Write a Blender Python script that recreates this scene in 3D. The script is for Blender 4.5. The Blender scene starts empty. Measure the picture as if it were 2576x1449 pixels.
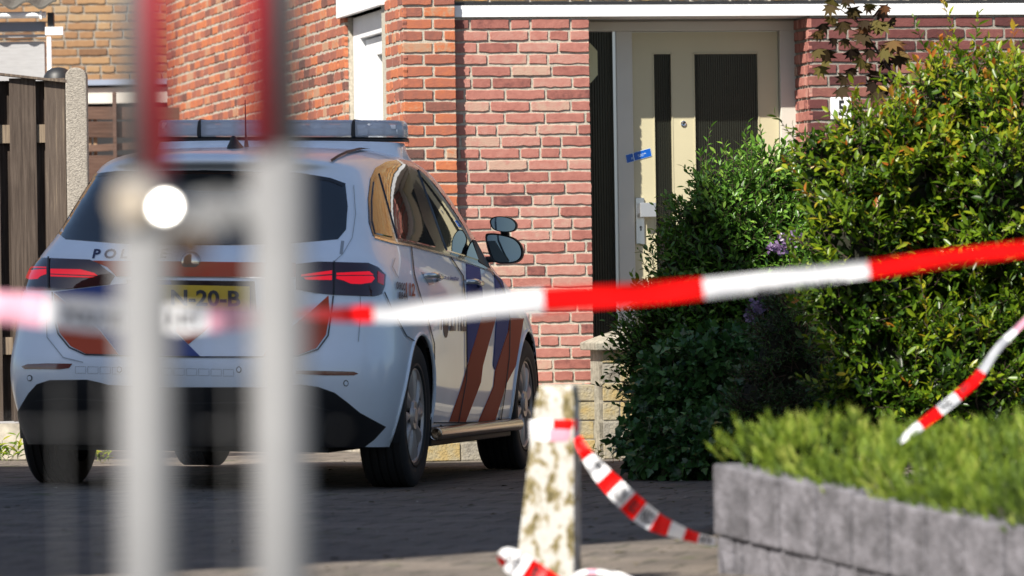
import bpy, bmesh, math, random
import numpy as np
from mathutils import Vector, Matrix
from mathutils.bvhtree import BVHTree
from mathutils.geometry import delaunay_2d_cdt
R = math.radians
random.seed(7)
C = bpy.context.scene.collection
SC = bpy.context.scene

# ---------------------------------------------------------------- camera
# measured on the photograph at 2576 px width: focal length in those pixels, horizon row 785, roll 0.85 degrees
F = 14311.0
H = 0.79
ROLL, PITCH = 0.0152, math.atan(60.5 / F)
CAMP = Vector((0, 0, H))
_f = Vector((0, math.cos(PITCH), math.sin(PITCH)))
_r0 = Vector((1, 0, 0)); _u0 = _r0.cross(_f)
_r = _r0 * math.cos(ROLL) - _u0 * math.sin(ROLL)
_u = _u0 * math.cos(ROLL) + _r0 * math.sin(ROLL)
def ray(px, py):
    return _f + _r * ((px - 1288) / F) - _u * ((py - 724.5) / F)
def P(px, py, z):                 # point seen at px, py and lying z metres away
    d = ray(px, py)
    return CAMP + d * (z / d.dot(_f))
cam = bpy.data.objects.new("camera", bpy.data.cameras.new("camera")); C.objects.link(cam)
cam.matrix_world = Matrix(((_r.x, _u.x, -_f.x, 0), (_r.y, _u.y, -_f.y, 0), (_r.z, _u.z, -_f.z, H), (0, 0, 0, 1)))
cam.data.lens = 200.0; cam.data.sensor_width = 36.0
cam.data.clip_start = 0.5; cam.data.clip_end = 2000
cam.data.dof.use_dof = True; cam.data.dof.focus_distance = 28.0; cam.data.dof.aperture_fstop = 5.0
SC.camera = cam

# ---------------------------------------------------------------- world, sun, exposure
SUN_EL = R(46.6); SUN_AZ = R(215.2)
w = bpy.data.worlds.new("World"); SC.world = w; w.use_nodes = True
nt = w.node_tree; bg = nt.nodes['Background']
sky = nt.nodes.new('ShaderNodeTexSky'); sky.sky_type = 'NISHITA'; sky.sun_disc = False
sky.sun_elevation = SUN_EL; sky.sun_rotation = SUN_AZ
nt.links.new(sky.outputs[0], bg.inputs[0]); bg.inputs[1].default_value = 0.066
sl = bpy.data.lights.new("sun", 'SUN'); sl.energy = 5.0; sl.angle = R(0.5); sl.color = (1.0, 0.94, 0.84)
sun = bpy.data.objects.new("sun", sl); C.objects.link(sun)
SDIR = Vector((math.cos(SUN_EL) * math.sin(SUN_AZ), math.cos(SUN_EL) * math.cos(SUN_AZ), math.sin(SUN_EL)))
sun.rotation_euler = (-SDIR).to_track_quat('-Z', 'Y').to_euler(); sun.location = (0, 0, 20)
SC.view_settings.view_transform = 'Standard'; SC.view_settings.look = 'None'
SC.view_settings.exposure = 0.93; SC.view_settings.gamma = 1.0
SC.cycles.use_denoising = True
SC.cycles.max_bounces = 8; SC.cycles.diffuse_bounces = 3; SC.cycles.glossy_bounces = 4

# ---------------------------------------------------------------- helpers: objects
def tag(o, label=None, cat=None, group=None, kind=None):
    if label: o['label'] = label
    if cat: o['category'] = cat
    if group: o['group'] = group
    if kind: o['kind'] = kind
    return o
def empty(name, loc=(0, 0, 0), rz=0, label=None, cat=None, group=None):
    o = bpy.data.objects.new(name, None); C.objects.link(o)
    o.location = loc; o.rotation_euler = (0, 0, rz); o.empty_display_size = .2
    return tag(o, label, cat, group)
def link(name, me, mats, parent=None, smooth=False):
    for m in (mats if isinstance(mats, (list, tuple)) else [mats]): me.materials.append(m)
    if smooth: me.polygons.foreach_set('use_smooth', [True] * len(me.polygons))
    o = bpy.data.objects.new(name, me); C.objects.link(o)
    if parent: o.parent = parent
    return o
class MB:
    def __init__(s): s.v = []; s.f = []; s.t = []; s.m = []
    def add(s, vs, fs, t=0.0, m=0):
        n = len(s.v); s.v += [tuple(v) for v in vs]
        for f in fs: s.f.append(tuple(i + n for i in f)); s.t.append(t); s.m.append(m)
    def box(s, x0, x1, y0, y1, z0, z1, t=0.0, m=0, M=None):
        vs = [Vector(p) for p in ((x0,y0,z0),(x1,y0,z0),(x1,y1,z0),(x0,y1,z0),(x0,y0,z1),(x1,y0,z1),(x1,y1,z1),(x0,y1,z1))]
        if M is not None: vs = [M @ v for v in vs]
        s.add(vs, ((3,2,1,0),(4,5,6,7),(0,1,5,4),(1,2,6,5),(2,3,7,6),(3,0,4,7)), t, m)
    def tube(s, pts, rad, n=8, t=0.0, m=0, caps=True):
        pts = [Vector(p) for p in pts]; rad = rad if isinstance(rad, (list, tuple)) else [rad] * len(pts)
        rings = []; prev = None
        for i, p in enumerate(pts):
            d = (pts[min(i + 1, len(pts) - 1)] - pts[max(i - 1, 0)]).normalized()
            if prev is None: a = d.orthogonal().normalized()
            else: a = (prev - d * prev.dot(d)).normalized()
            prev = a; b = d.cross(a)
            rings.append([p + (a * math.cos(k * math.tau / n) + b * math.sin(k * math.tau / n)) * rad[i] for k in range(n)])
        vs = [v for r in rings for v in r]; fs = []
        for i in range(len(pts) - 1):
            for k in range(n):
                a0 = i * n + k; a1 = i * n + (k + 1) % n
                fs.append((a0, a1, a1 + n, a0 + n))
        if caps: fs.append(tuple(range(n - 1, -1, -1))); fs.append(tuple(range((len(pts) - 1) * n, len(pts) * n)))
        s.add(vs, fs, t, m)
    def lathe(s, prof, n=48, axis='X', t=0.0, m=0, off=(0, 0, 0)):     # prof: (along axis, radius)
        vs = []
        for (a, r) in prof:
            for k in range(n):
                c, q = math.cos(k * math.tau / n) * r, math.sin(k * math.tau / n) * r
                v = (a, c, q) if axis == 'X' else ((c, a, q) if axis == 'Y' else (c, q, a))
                vs.append((v[0] + off[0], v[1] + off[1], v[2] + off[2]))
        fs = []
        for i in range(len(prof) - 1):
            for k in range(n):
                a0 = i * n + k; a1 = i * n + (k + 1) % n
                fs.append((a0, a1, a1 + n, a0 + n))
        s.add(vs, fs, t, m)
    def mesh(s, name):
        me = bpy.data.meshes.new(name); me.from_pydata(s.v, [], s.f); me.validate()
        if len(me.polygons) == len(s.t):
            at = me.attributes.new('tint', 'FLOAT', 'FACE'); at.data.foreach_set('value', s.t)
            me.polygons.foreach_set('material_index', s.m)
        me.update(); return me
    def build(s, name, mats, parent=None, smooth=False, bevel=0, weld=False):
        me = s.mesh(name)
        if bevel or weld:
            bm = bmesh.new(); bm.from_mesh(me)
            if weld: bmesh.ops.remove_doubles(bm, verts=bm.verts, dist=1e-5)
            bmesh.ops.recalc_face_normals(bm, faces=bm.faces)
            if bevel:
                es = [e for e in bm.edges if len(e.link_faces) == 2 and e.calc_face_angle(0) > .5]
                bmesh.ops.bevel(bm, geom=es, offset=bevel, segments=2, affect='EDGES', profile=.6)
            bm.to_mesh(me); bm.free()
        o = link(name, me, mats, parent, smooth)
        return o
def auto_smooth(o, ang=35):
    me = o.data
    bm = bmesh.new(); bm.from_mesh(me)
    for f in bm.faces: f.smooth = True
    for e in bm.edges: e.smooth = not (len(e.link_faces) == 2 and e.calc_face_angle(0) > R(ang))
    bm.to_mesh(me); bm.free()
    return o

# ---------------------------------------------------------------- helpers: materials
def mat(name, col, rough=.6, metal=0, spec=.5, coat=0, noise=0, nscale=20, bump=0, bscale=60, emit=None, es=0, trans=0, alpha=1, subsurf=0, stretch=None, detail=6):
    m = bpy.data.materials.new(name); m.use_nodes = True; n = m.node_tree; b = n.nodes['Principled BSDF']
    b.inputs['Base Color'].default_value = (*col, 1); b.inputs['Roughness'].default_value = rough
    b.inputs['Metallic'].default_value = metal; b.inputs['Specular IOR Level'].default_value = spec
    b.inputs['Coat Weight'].default_value = coat; b.inputs['Coat Roughness'].default_value = .03
    b.inputs['Transmission Weight'].default_value = trans; b.inputs['Alpha'].default_value = alpha
    if emit: b.inputs['Emission Color'].default_value = (*emit, 1); b.inputs['Emission Strength'].default_value = es
    if noise or bump:
        tc = n.nodes.new('ShaderNodeTexCoord'); mp = n.nodes.new('ShaderNodeMapping')
        n.links.new(tc.outputs['Object'], mp.inputs[0])
        if stretch: mp.inputs['Scale'].default_value = stretch
    if noise:
        t = n.nodes.new('ShaderNodeTexNoise'); t.inputs['Scale'].default_value = nscale; t.inputs['Detail'].default_value = detail
        n.links.new(mp.outputs[0], t.inputs[0])
        mr = n.nodes.new('ShaderNodeMapRange'); mr.inputs[1].default_value = .3; mr.inputs[2].default_value = .7
        mr.inputs[3].default_value = 1 - noise; mr.inputs[4].default_value = 1 + noise
        n.links.new(t.outputs[0], mr.inputs[0])
        mx = n.nodes.new('ShaderNodeMix'); mx.data_type = 'RGBA'; mx.blend_type = 'MULTIPLY'; mx.inputs[0].default_value = 1
        mx.inputs[6].default_value = (*col, 1); n.links.new(mr.outputs[0], mx.inputs[7])
        n.links.new(mx.outputs[2], b.inputs['Base Color'])
    if bump:
        t2 = n.nodes.new('ShaderNodeTexNoise'); t2.inputs['Scale'].default_value = bscale; t2.inputs['Detail'].default_value = 5
        n.links.new(mp.outputs[0], t2.inputs[0])
        bp = n.nodes.new('ShaderNodeBump'); bp.inputs['Strength'].default_value = 1; bp.inputs['Distance'].default_value = bump
        n.links.new(t2.outputs[0], bp.inputs['Height']); n.links.new(bp.outputs[0], b.inputs['Normal'])
    return m
def ramp_mat(name, stops, rough=.8, nscale=30, nmix=.35, bump=.002, bscale=120, trans_w=0, attr='tint', spec=.3, stretch=None):
    """colour picked by each face's tint value through a ramp, broken up by noise; stops = [(pos, rgb)]"""
    m = bpy.data.materials.new(name); m.use_nodes = True; n = m.node_tree; b = n.nodes['Principled BSDF']
    b.inputs['Roughness'].default_value = rough; b.inputs['Specular IOR Level'].default_value = spec
    at = n.nodes.new('ShaderNodeAttribute'); at.attribute_name = attr
    tc = n.nodes.new('ShaderNodeTexCoord'); mp = n.nodes.new('ShaderNodeMapping'); n.links.new(tc.outputs['Object'], mp.inputs[0])
    if stretch: mp.inputs['Scale'].default_value = stretch
    t = n.nodes.new('ShaderNodeTexNoise'); t.inputs['Scale'].default_value = nscale; t.inputs['Detail'].default_value = 8; t.inputs['Roughness'].default_value = .65
    n.links.new(mp.outputs[0], t.inputs[0])
    ma = n.nodes.new('ShaderNodeMath'); ma.operation = 'MULTIPLY_ADD'; ma.inputs[1].default_value = nmix * 2; ma.inputs[2].default_value = -nmix
    n.links.new(t.outputs[0], ma.inputs[0])
    ad = n.nodes.new('ShaderNodeMath'); ad.operation = 'ADD'; n.links.new(at.outputs['Fac'], ad.inputs[0]); n.links.new(ma.outputs[0], ad.inputs[1])
    cr = n.nodes.new('ShaderNodeValToRGB'); el = cr.color_ramp.elements
    while len(el) < len(stops): el.new(.5)
    for e, (p, c) in zip(el, stops): e.position = p; e.color = (*c, 1)
    n.links.new(ad.outputs[0], cr.inputs[0]); n.links.new(cr.outputs[0], b.inputs['Base Color'])
    if bump:
        t2 = n.nodes.new('ShaderNodeTexNoise'); t2.inputs['Scale'].default_value = bscale; t2.inputs['Detail'].default_value = 5
        n.links.new(mp.outputs[0], t2.inputs[0]); bp = n.nodes.new('ShaderNodeBump'); bp.inputs['Distance'].default_value = bump
        n.links.new(t2.outputs[0], bp.inputs['Height']); n.links.new(bp.outputs[0], b.inputs['Normal'])
    if trans_w:
        tr = n.nodes.new('ShaderNodeBsdfTranslucent'); n.links.new(cr.outputs[0], tr.inputs[0])
        mx = n.nodes.new('ShaderNodeMixShader'); mx.inputs[0].default_value = trans_w
        out = n.nodes['Material Output']; n.links.new(b.outputs[0], mx.inputs[1]); n.links.new(tr.outputs[0], mx.inputs[2]); n.links.new(mx.outputs[0], out.inputs[0])
    return m

M = {}
M['white'] = mat('white_painted_timber', (.78, .79, .80), .45, bump=.0006, bscale=40, noise=.04, nscale=8)
M['cream'] = mat('cream_door_paint', (.50, .455, .30), .4, noise=.03, nscale=5)
M['frame_cream'] = mat('pale_frame_paint', (.54, .52, .46), .4, noise=.03, nscale=5)
M['mortar'] = mat('mortar', (.41, .375, .31), .95, noise=.22, nscale=60, bump=.003, bscale=150)
M['mortar_dimmed'] = mat('dimmed_grey_mortar', (.27, .25, .215), .95, noise=.22, nscale=60, bump=.003, bscale=150)  # mortar darkened so its colour carries the dimmer light on the right wall
M['brick_pink'] = ramp_mat('pink_red_brick', [(0, (.13, .050, .046)), (.25, (.28, .105, .085)), (.6, (.385, .160, .128)), (.85, (.42, .215, .175)), (1, (.43, .28, .215))], nscale=22, nmix=.5)
M['brick_orange'] = ramp_mat('orange_red_brick', [(0, (.12, .060, .05)), (.3, (.25, .095, .070)), (.6, (.36, .120, .070)), (.85, (.46, .145, .060)), (1, (.38, .23, .15))])
M['brick_yellow'] = ramp_mat('yellow_brick', [(0, (.38, .18, .07)), (.4, (.58, .30, .11)), (.75, (.64, .38, .16)), (1, (.60, .42, .22))])
M['brick_tan'] = ramp_mat('tan_brick', [(0, (.16, .085, .045)), (.4, (.27, .15, .075)), (.75, (.33, .20, .10)), (1, (.32, .23, .14))])
M['brick_shaded'] = ramp_mat('shaded_red_brick', [(0, (.06, .022, .022)), (.4, (.12, .038, .036)), (.75, (.17, .060, .054)), (1, (.24, .10, .075))])  # dimmer light on the right wall is put into this brick colour
M['block'] = ramp_mat('lichen_stone_block', [(0, (.16, .14, .11)), (.3, (.27, .25, .21)), (.55, (.31, .275, .20)), (.8, (.33, .28, .17)), (1, (.36, .27, .12))], nscale=14, nmix=.8, bump=.006, bscale=70)
M['cap'] = mat('weathered_stone', (.27, .25, .20), .9, noise=.35, nscale=25, bump=.006, bscale=50)
M['black'] = mat('black_plastic', (.015, .016, .018), .5)
M['glass_dark'] = mat('dark_glass', (.012, .014, .013), .06, spec=.6)
M['steel'] = mat('brushed_steel', (.62, .63, .64), .3, metal=1)
M['chrome'] = mat('chrome', (.75, .75, .75), .08, metal=1)
M['concrete'] = mat('exposed_aggregate_concrete', (.30, .27, .23), .9, noise=.4, nscale=90, bump=.006, bscale=110, stretch=(1, 1, 2.2))

# ================================================================= GROUND
def gz(x, y=25): return .0225 * max(0, -.44 - x) if x > -9 else .0225 * 8.56
def ground_mat():
    m = mat('worn_paving', (.2, .2, .2), .85); n = m.node_tree; b = n.nodes['Principled BSDF']
    tc = n.nodes.new('ShaderNodeTexCoord'); mp = n.nodes.new('ShaderNodeMapping'); n.links.new(tc.outputs['Object'], mp.inputs[0])
    mp.inputs['Rotation'].default_value = (0, 0, R(11.5))
    br = n.nodes.new('ShaderNodeTexBrick'); br.inputs['Scale'].default_value = 1; br.inputs['Brick Width'].default_value = .3; br.inputs['Row Height'].default_value = .3
    br.inputs['Mortar Size'].default_value = .010; br.inputs['Mortar Smooth'].default_value = .4; br.inputs['Bias'].default_value = 0
    br.inputs['Color1'].default_value = (.112, .095, .080, 1); br.inputs['Color2'].default_value = (.165, .137, .112, 1); br.inputs['Mortar'].default_value = (.03, .028, .018, 1)
    n.links.new(mp.outputs[0], br.inputs[0])
    t = n.nodes.new('ShaderNodeTexNoise'); t.inputs['Scale'].default_value = 2.2; t.inputs['Detail'].default_value = 10; t.inputs['Roughness'].default_value = .7; n.links.new(mp.outputs[0], t.inputs[0])
    t3 = n.nodes.new('ShaderNodeTexNoise'); t3.inputs['Scale'].default_value = 70; t3.inputs['Detail'].default_value = 4; n.links.new(mp.outputs[0], t3.inputs[0])
    mr = n.nodes.new('ShaderNodeMapRange'); mr.inputs[1].default_value = .3; mr.inputs[2].default_value = .7; mr.inputs[3].default_value = .50; mr.inputs[4].default_value = 1.35; n.links.new(t.outputs[0], mr.inputs[0])
    mr3 = n.nodes.new('ShaderNodeMapRange'); mr3.inputs[1].default_value = .3; mr3.inputs[2].default_value = .7; mr3.inputs[3].default_value = .55; mr3.inputs[4].default_value = 1.5; n.links.new(t3.outputs[0], mr3.inputs[0])
    mu = n.nodes.new('ShaderNodeMath'); mu.operation = 'MULTIPLY'; n.links.new(mr.outputs[0], mu.inputs[0]); n.links.new(mr3.outputs[0], mu.inputs[1])
    mx = n.nodes.new('ShaderNodeMix'); mx.data_type = 'RGBA'; mx.blend_type = 'MULTIPLY'; mx.inputs[0].default_value = 1
    n.links.new(br.outputs[0], mx.inputs[6]); n.links.new(mu.outputs[0], mx.inputs[7])
    # moss
    t2 = n.nodes.new('ShaderNodeTexNoise'); t2.inputs['Scale'].default_value = 5; t2.inputs['Detail'].default_value = 9; n.links.new(mp.outputs[0], t2.inputs[0])
    m2 = n.nodes.new('ShaderNodeMapRange'); m2.inputs[1].default_value = .62; m2.inputs[2].default_value = .70; n.links.new(t2.outputs[0], m2.inputs[0])
    m3 = n.nodes.new('ShaderNodeMix'); m3.data_type = 'RGBA'; n.links.new(m2.outputs[0], m3.inputs[0]); n.links.new(mx.outputs[2], m3.inputs[6]); m3.inputs[7].default_value = (.05, .065, .015, 1)
    n.links.new(m3.outputs[2], b.inputs['Base Color'])
    bp = n.nodes.new('ShaderNodeBump'); bp.inputs['Distance'].default_value = .004; n.links.new(mu.outputs[0], bp.inputs['Height']); n.links.new(bp.outputs[0], b.inputs['Normal'])
    return m
g = MB()
xs = [-300, -60, -20, -9, -7, -5, -4, -3, -2.5, -2, -1.5, -1, -.7, -.44, -.2, 0, 1, 2, 4, 8, 20, 60, 300]
ys = [-300, -50, -10, 0, 5, 10, 15, 20, 25, 30, 40, 60, 120, 500]
vs = [(x, y, gz(x)) for y in ys for x in xs]; nx = len(xs)
fs = [(j * nx + i, j * nx + i + 1, (j + 1) * nx + i + 1, (j + 1) * nx + i) for j in range(len(ys) - 1) for i in range(nx - 1)]
g.add(vs, fs)
tag(g.build('ground', ground_mat()), kind='structure')
# crumbs of leaf litter and grit lying on the paving
lit = MB(); rl = random.Random(3)
for k in range(420):
    z = 17.3 + 13 * rl.random() ** 1.0; x = rl.uniform(-2.2, 1.6) if rl.random() < .5 else rl.uniform(.3, 1.5)
    s = rl.uniform(.006, .022); a = rl.uniform(0, 6.3); c, q = math.cos(a) * s, math.sin(a) * s
    g0 = gz(x) + .004
    lit.add([(x - c, z - q, g0), (x + q * .5, z - c * .5, g0 + s * .3), (x + c, z + q, g0 + .002), (x - q * .5, z + c * .5, g0 + s * .25)], [(0, 1, 2, 3)], rl.random())
tag(lit.build('leaf_litter', ramp_mat('dry_leaf_litter', [(0, (.03, .025, .015)), (.5, (.10, .08, .03)), (.8, (.10, .12, .03)), (1, (.35, .33, .30))], nmix=.1, bump=0)), 'specks of dead leaf and grit scattered over the paving', 'leaf litter', kind='stuff')

# ================================================================= HOUSE (own frame: s along the front, d inward, z up)
TH = R(11.5)
HA = Vector((math.cos(TH), math.sin(TH), 0)); HM = Vector((-math.sin(TH), math.cos(TH), 0))
def on_wall(px, py, d, O):      # s, z of the point seen at px, py on the plane d metres behind the front face
    r_ = ray(px, py); o = O + HM * d
    t = (o - CAMP).dot(HM) / r_.dot(HM); p = CAMP + r_ * t
    return (p - o).dot(HA), p.z
def on_side(px, py, s, O):      # d, z on a plane s = const
    r_ = ray(px, py); o = O + HA * s
    t = (o - CAMP).dot(HA) / r_.dot(HA); p = CAMP + r_ * t
    return (p - o).dot(HM), p.z
_p = P(1150, 785, 30.6); HO = Vector((_p.x, _p.y, 0))
sW = lambda px, py=500, d=0: on_wall(px, py, d, HO)
CH = .0634                       # course height
def bricks(mb, s0, s1, z0, z1, plane='front', at=0.0, seed=1, L=.222, Hh=None, ch=CH, zref=0, depth=.02, jag=.0016, hdr=.3, edge=True, hole=None, out=-1, g=.0142, tb=0, tw=1):
    """one wild-bond field of individually shaped brick faces; plane front: (s, d=at, z), side: (s=at, d, z)"""
    rr = random.Random(seed); k = math.floor((z0 - zref) / ch)
    while zref + k * ch < z1 - .004:
        zb = zref + k * ch; k += 1
        s = s0 - (rr.uniform(.0, .20) if not edge else 0)
        first = True
        while s < s1 - .004:
            ln = L if rr.random() > hdr else L * .5
            if first and edge: ln = L * .5 if k % 2 else L * .74
            first = False
            a, b = s + g / 2, s + ln - g / 2
            if s <= s0 + 1e-6: a = s0
            s += ln
            a = max(a, s0); b = min(b, s1)
            if s1 - b < .03: b = s1; s = s1
            zz0, zz1 = max(zb + g / 2, z0), min(zb + ch - g / 2, z1)
            if b - a < .012 or zz1 - zz0 < .01: continue
            if hole and any(a < h[1] - .01 and b > h[0] + .01 and zz0 < h[3] - .01 and zz1 > h[2] + .01 for h in hole):
                ok = False
                for h in hole:
                    if zz0 < h[3] - .01 and zz1 > h[2] + .01:
                        if a < h[0] - .02 < b: b = h[0]; ok = True
                        elif a < h[1] + .02 < b: a = h[1]; ok = True
                if not ok or b - a < .015: continue
            n = max(2, int((b - a) / .028)); pts = []
            J = lambda: rr.gauss(0, jag)
            for i in range(n + 1): pts.append((a + (b - a) * i / n + (0 if 0 < i < n else 0), zz0 + J() + (.0015 if i in (0, n) else 0)))
            for j in (1, 2): pts.append((b + J() * .8, zz0 + (zz1 - zz0) * j / 3))
            for i in range(n + 1): pts.append((b - (b - a) * i / n, zz1 + J() * .7 - (.0015 if i in (0, n) else 0)))
            for j in (1, 2): pts.append((a + J() * .8, zz1 - (zz1 - zz0) * j / 3))
            cx, cz = (a + b) / 2, (zz0 + zz1) / 2; pr = rr.uniform(-.003, .002)
            def V(p, q, ins=0):
                u = p[0] + (cx - p[0]) * ins / max(abs(cx - p[0]), .012) if ins else p[0]
                v_ = p[1] + (cz - p[1]) * ins / max(abs(cz - p[1]), .012) if ins else p[1]
                return (u, at + q, v_) if plane == 'front' else (at + q, u, v_)
            m_ = len(pts)
            o_ = [V(p, depth) for p in pts]; i1 = [V(p, .0022 + pr) for p in pts]; i2 = [V(p, pr, .0022) for p in pts]
            fs = []
            for i in range(m_):
                j = (i + 1) % m_; fs += [(i, j, j + m_, i + m_), (i + m_, j + m_, j + 2 * m_, i + 2 * m_)]
            fs.append(tuple(range(2 * m_, 3 * m_)))
            if plane != 'front': fs = [tuple(reversed(f)) for f in fs]
            mb.add(o_ + i1 + i2, fs, tb + tw * min(1, max(0, rr.gauss(.55, .24))))

s_door0, _ = sW(1488); s_door1, _ = sW(2036, 300)
_, z_low = sW(1400, 970); _, z_lin0 = sW(1700, 41); _, z_lin1 = sW(1700, 12)
s_end = s_door1 + 3.2
REC = .375                        # how far the door stands back
house = empty('brick_house', HO, TH, 'red brick house with white lintel band and a deep-set cream front door', 'house')
# backing masonry (mortar coloured) with the recess left open
b = MB()
b.box(0, s_door0 - .002, .0065, .42, 0, z_lin0)
b2 = MB(); b2.box(s_door1 + .011, s_end, .0065, .42, 0, z_lin0); b2.build('right_wall_core', M['mortar_dimmed'], house)
b.box(s_door0 - .002, s_door1 + .011, .0, .42, -.1, .06)
b.build('wall_core', M['mortar'], house)
b = MB(); bricks(b, 0, s_door0, z_low - .3, z_lin0 - .006, 'front', 0, seed=11, zref=z_lin0 - 60 * CH - .006, edge=False)
b.build('front_brickwork', M['brick_pink'], house)
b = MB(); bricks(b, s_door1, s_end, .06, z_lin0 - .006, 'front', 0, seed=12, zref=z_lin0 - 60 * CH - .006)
b.build('right_brickwork', M['brick_shaded'], house)
b = MB(); bricks(b, .0, REC, .06, z_lin0 - .006, 'side', s_door1, seed=13, zref=z_lin0 - 60 * CH - .006, L=.115, hdr=.5)
b.build('reveal_brickwork', M['brick_pink'], house)
# lintel band
b = MB(); b.box(.0, s_end, -.012, .40, z_lin0, z_lin1); b.build('lintel_band', M['white'], house, bevel=.002)
b = MB(); b.box(0.0, s_end, .004, .40, z_lin1 + .001, z_lin1 + .018); b.build('lead_strip', M['black'], house)
# upper wall
b = MB(); b.box(0.0, s_end, .009, .42, z_lin1 + .019, 5.6); b.build('upper_wall_core', M['mortar'], house)
b = MB(); bricks(b, 0, s_end, z_lin1 + .02, 5.6, 'front', 0, seed=14, zref=z_lin1 + .02, edge=False)
b.build('upper_brickwork', M['brick_yellow'], house)
# ---- projecting wing on the left: pier face and receding side wall
PD = .06
s_p0, _ = sW(1017, 300, -PD)
sideD, _ = on_side(400, 100, s_p0, HO); sideD = 9.0
wz1 = 6.2
win_d0, _ = on_side(970, 150, s_p0, HO); win_d1, wl1 = on_side(866, 64, s_p0, HO)
_, wl0 = on_side(900, 75, s_p0, HO); _, wlt = on_side(866, 44, s_p0, HO)
b = MB(); zr = z_lin0 - 60 * CH - .006
b.box(s_p0 + .0032, 0, -PD + .0065, 0.6, 0, wz1)
b.box(s_p0 + .0034, s_p0 + .3, .6, win_d0 - .006, 0, wz1) if win_d0 > .65 else None
b.box(s_p0 + .0034, s_p0 + .3, win_d1 + .006, sideD, 0, wz1)
b.box(s_p0 + .0036, s_p0 + .3, .6 if win_d0 <= .65 else win_d0 - .006, win_d1 + .006, wlt, wz1)
b.build('wing_core', M['mortar'], house)
b = MB(); bricks(b, s_p0, -.0, .02, wz1, 'front', -PD, seed=21, zref=zr)
b.build('pier_brickwork', M['brick_orange'], house)
b = MB(); bricks(b, -PD, sideD, 0.5, 4.2, 'side', s_p0, seed=22, zref=zr, hole=[(win_d0, win_d1, 0.2, wlt)], edge=True, jag=.003)
bricks(b, -PD, sideD, 4.2, wz1, 'side', s_p0, seed=23, zref=zr, edge=True)
b.build('side_brickwork', M['brick_orange'], house)
# side window
win = MB(); win.box(s_p0 + .058, s_p0 + .11, win_d0 - .25, win_d1, wlt - 2.0, wlt)
wo = MB()
wf = MB(); wh = wl1 + .0
x0 = s_p0 + .05
wf.box(x0, x0 + .07, win_d1 - .22, win_d1, .9, wlt - .004)            # jamb (far)
wf.box(x0, x0 + .07, win_d0 - .1, win_d1 - .22, wlt - .13, wlt - .004)   # head
wf.box(x0, x0 + .07, win_d0 - .1, win_d1 - .22, .9, .98)
fr = wf.build('window_frame', M['white'], house, bevel=.003)
ws = MB(); ws.box(x0 + .03, x0 + .10, win_d1 - .58, win_d1 - .245, .99, wlt - .14); ws.box(x0 + .03, x0 + .10, win_d0 - .1, win_d1 - .58, wlt - .24, wlt - .14); ws.build('window_sash', M['white'], fr, bevel=.003)
wg = MB(); wg.box(x0 + .06, x0 + .066, win_d0 - .1, win_d1 - .58, .99, wlt - .24); wg.build('window_pane', mat('white_blind_glass', (.72, .68, .60), .1), fr)
wl = MB(); wl.box(s_p0 - .025, s_p0 + .12, win_d0 - .0, win_d1 + .12, wlt, wlt + .11); wl.build('window_lintel', M['white'], house, bevel=.002)

# ---- door unit
def rect(mb, px0, py0, px1, py1, d0, d1, zb=None, zt=None):
    s0, za = sW(px0, py1, d0); s1, zb_ = sW(px1, py0, d0)
    mb.box(s0, s1, d0, d1, za if zb is None else zb, zb_ if zt is None else zt); return s0, s1, za, zb_
DF = REC - .07                   # face of the frame
DL = REC - .035                  # face of the leaf
sA, _ = sW(1449, 300, DF); sE = s_door1 + .010
_, zh0 = sW(1700, 78, DF); _, zh1 = sW(1700, 47, DF)
_, zsl = sW(1520, 80, DF); zb0 = .20
fr = MB()
fr.box(s_door0 - .02, sE, DF, REC + .04, zh0, z_lin0 - .012); fr.box(s_door0 - .02, sE, DF + .02, REC + .042, z_lin0 - .0119, z_lin0 - .001)                     # head
s1, _ = sW(1553, 300, DF); s2, _ = sW(1593, 300, DF)
fr.box(s1, s2, DF + .001, REC + .041, zb0, zh0)                                       # post
s3, _ = sW(1965, 300, DF)
fr.box(s3, sE, DF + .001, REC + .041, zb0, zh0)                                       # right post
frame = fr.build('door_frame', M['frame_cream'], house, bevel=.003)
sb = MB(); s1b, _ = sW(1545, 300, DF); sb.box(s1b, s1, DF + .014, REC, zb0, zh0); sb.build('glazing_bead', M['steel'], frame)
sb = MB(); sb.box(s_door0 - .02, s1b, DF + .004, REC, zb0, zb0 + .03); sb.build('frame_sill', M['cap'], frame)
# ribbed side light
def ribbed(name, s0, s1, z0, z1, d, pitch, parent):
    me = MB(); n = max(8, int((s1 - s0) / pitch * 6)); vs = []
    for i in range(n + 1):
        s = s0 + (s1 - s0) * i / n; y = d + .0022 * math.cos((s - s0) / pitch * math.tau)
        vs += [(s, y, z0), (s, y, z1)]
    me.add(vs, [(2 * i, 2 * i + 2, 2 * i + 3, 2 * i + 1) for i in range(n)])
    return me.build(name, M['ribbed'], parent, smooth=True)
M['ribbed'] = mat('ribbed_glass', (.012, .013, .010), .15, spec=.35)
ribbed('side_light', s_door0 - .05, s1b, zb0, zsl, DF + .03, .0145, house)
s7, z7 = sW(1487, 108, DF); s8, _ = sW(1505, 130, DF); _, z9 = sW(1487, 208, DF); _, z10 = sW(1500, 128, DF); _, z11 = sW(1500, 188, DF)
pp = MB(); y_ = DF + .024
pp.add([(s7 - .06, y_, z7), (s7, y_, z7), (s8, y_, z10), (s8, y_, z11), (s7, y_, z9), (s7 - .06, y_, z9)], [(0, 5, 4, 3, 2, 1)])
pp.build('paper_sticker', mat('cream_paper', (.60, .58, .36), .7), house)
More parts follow.
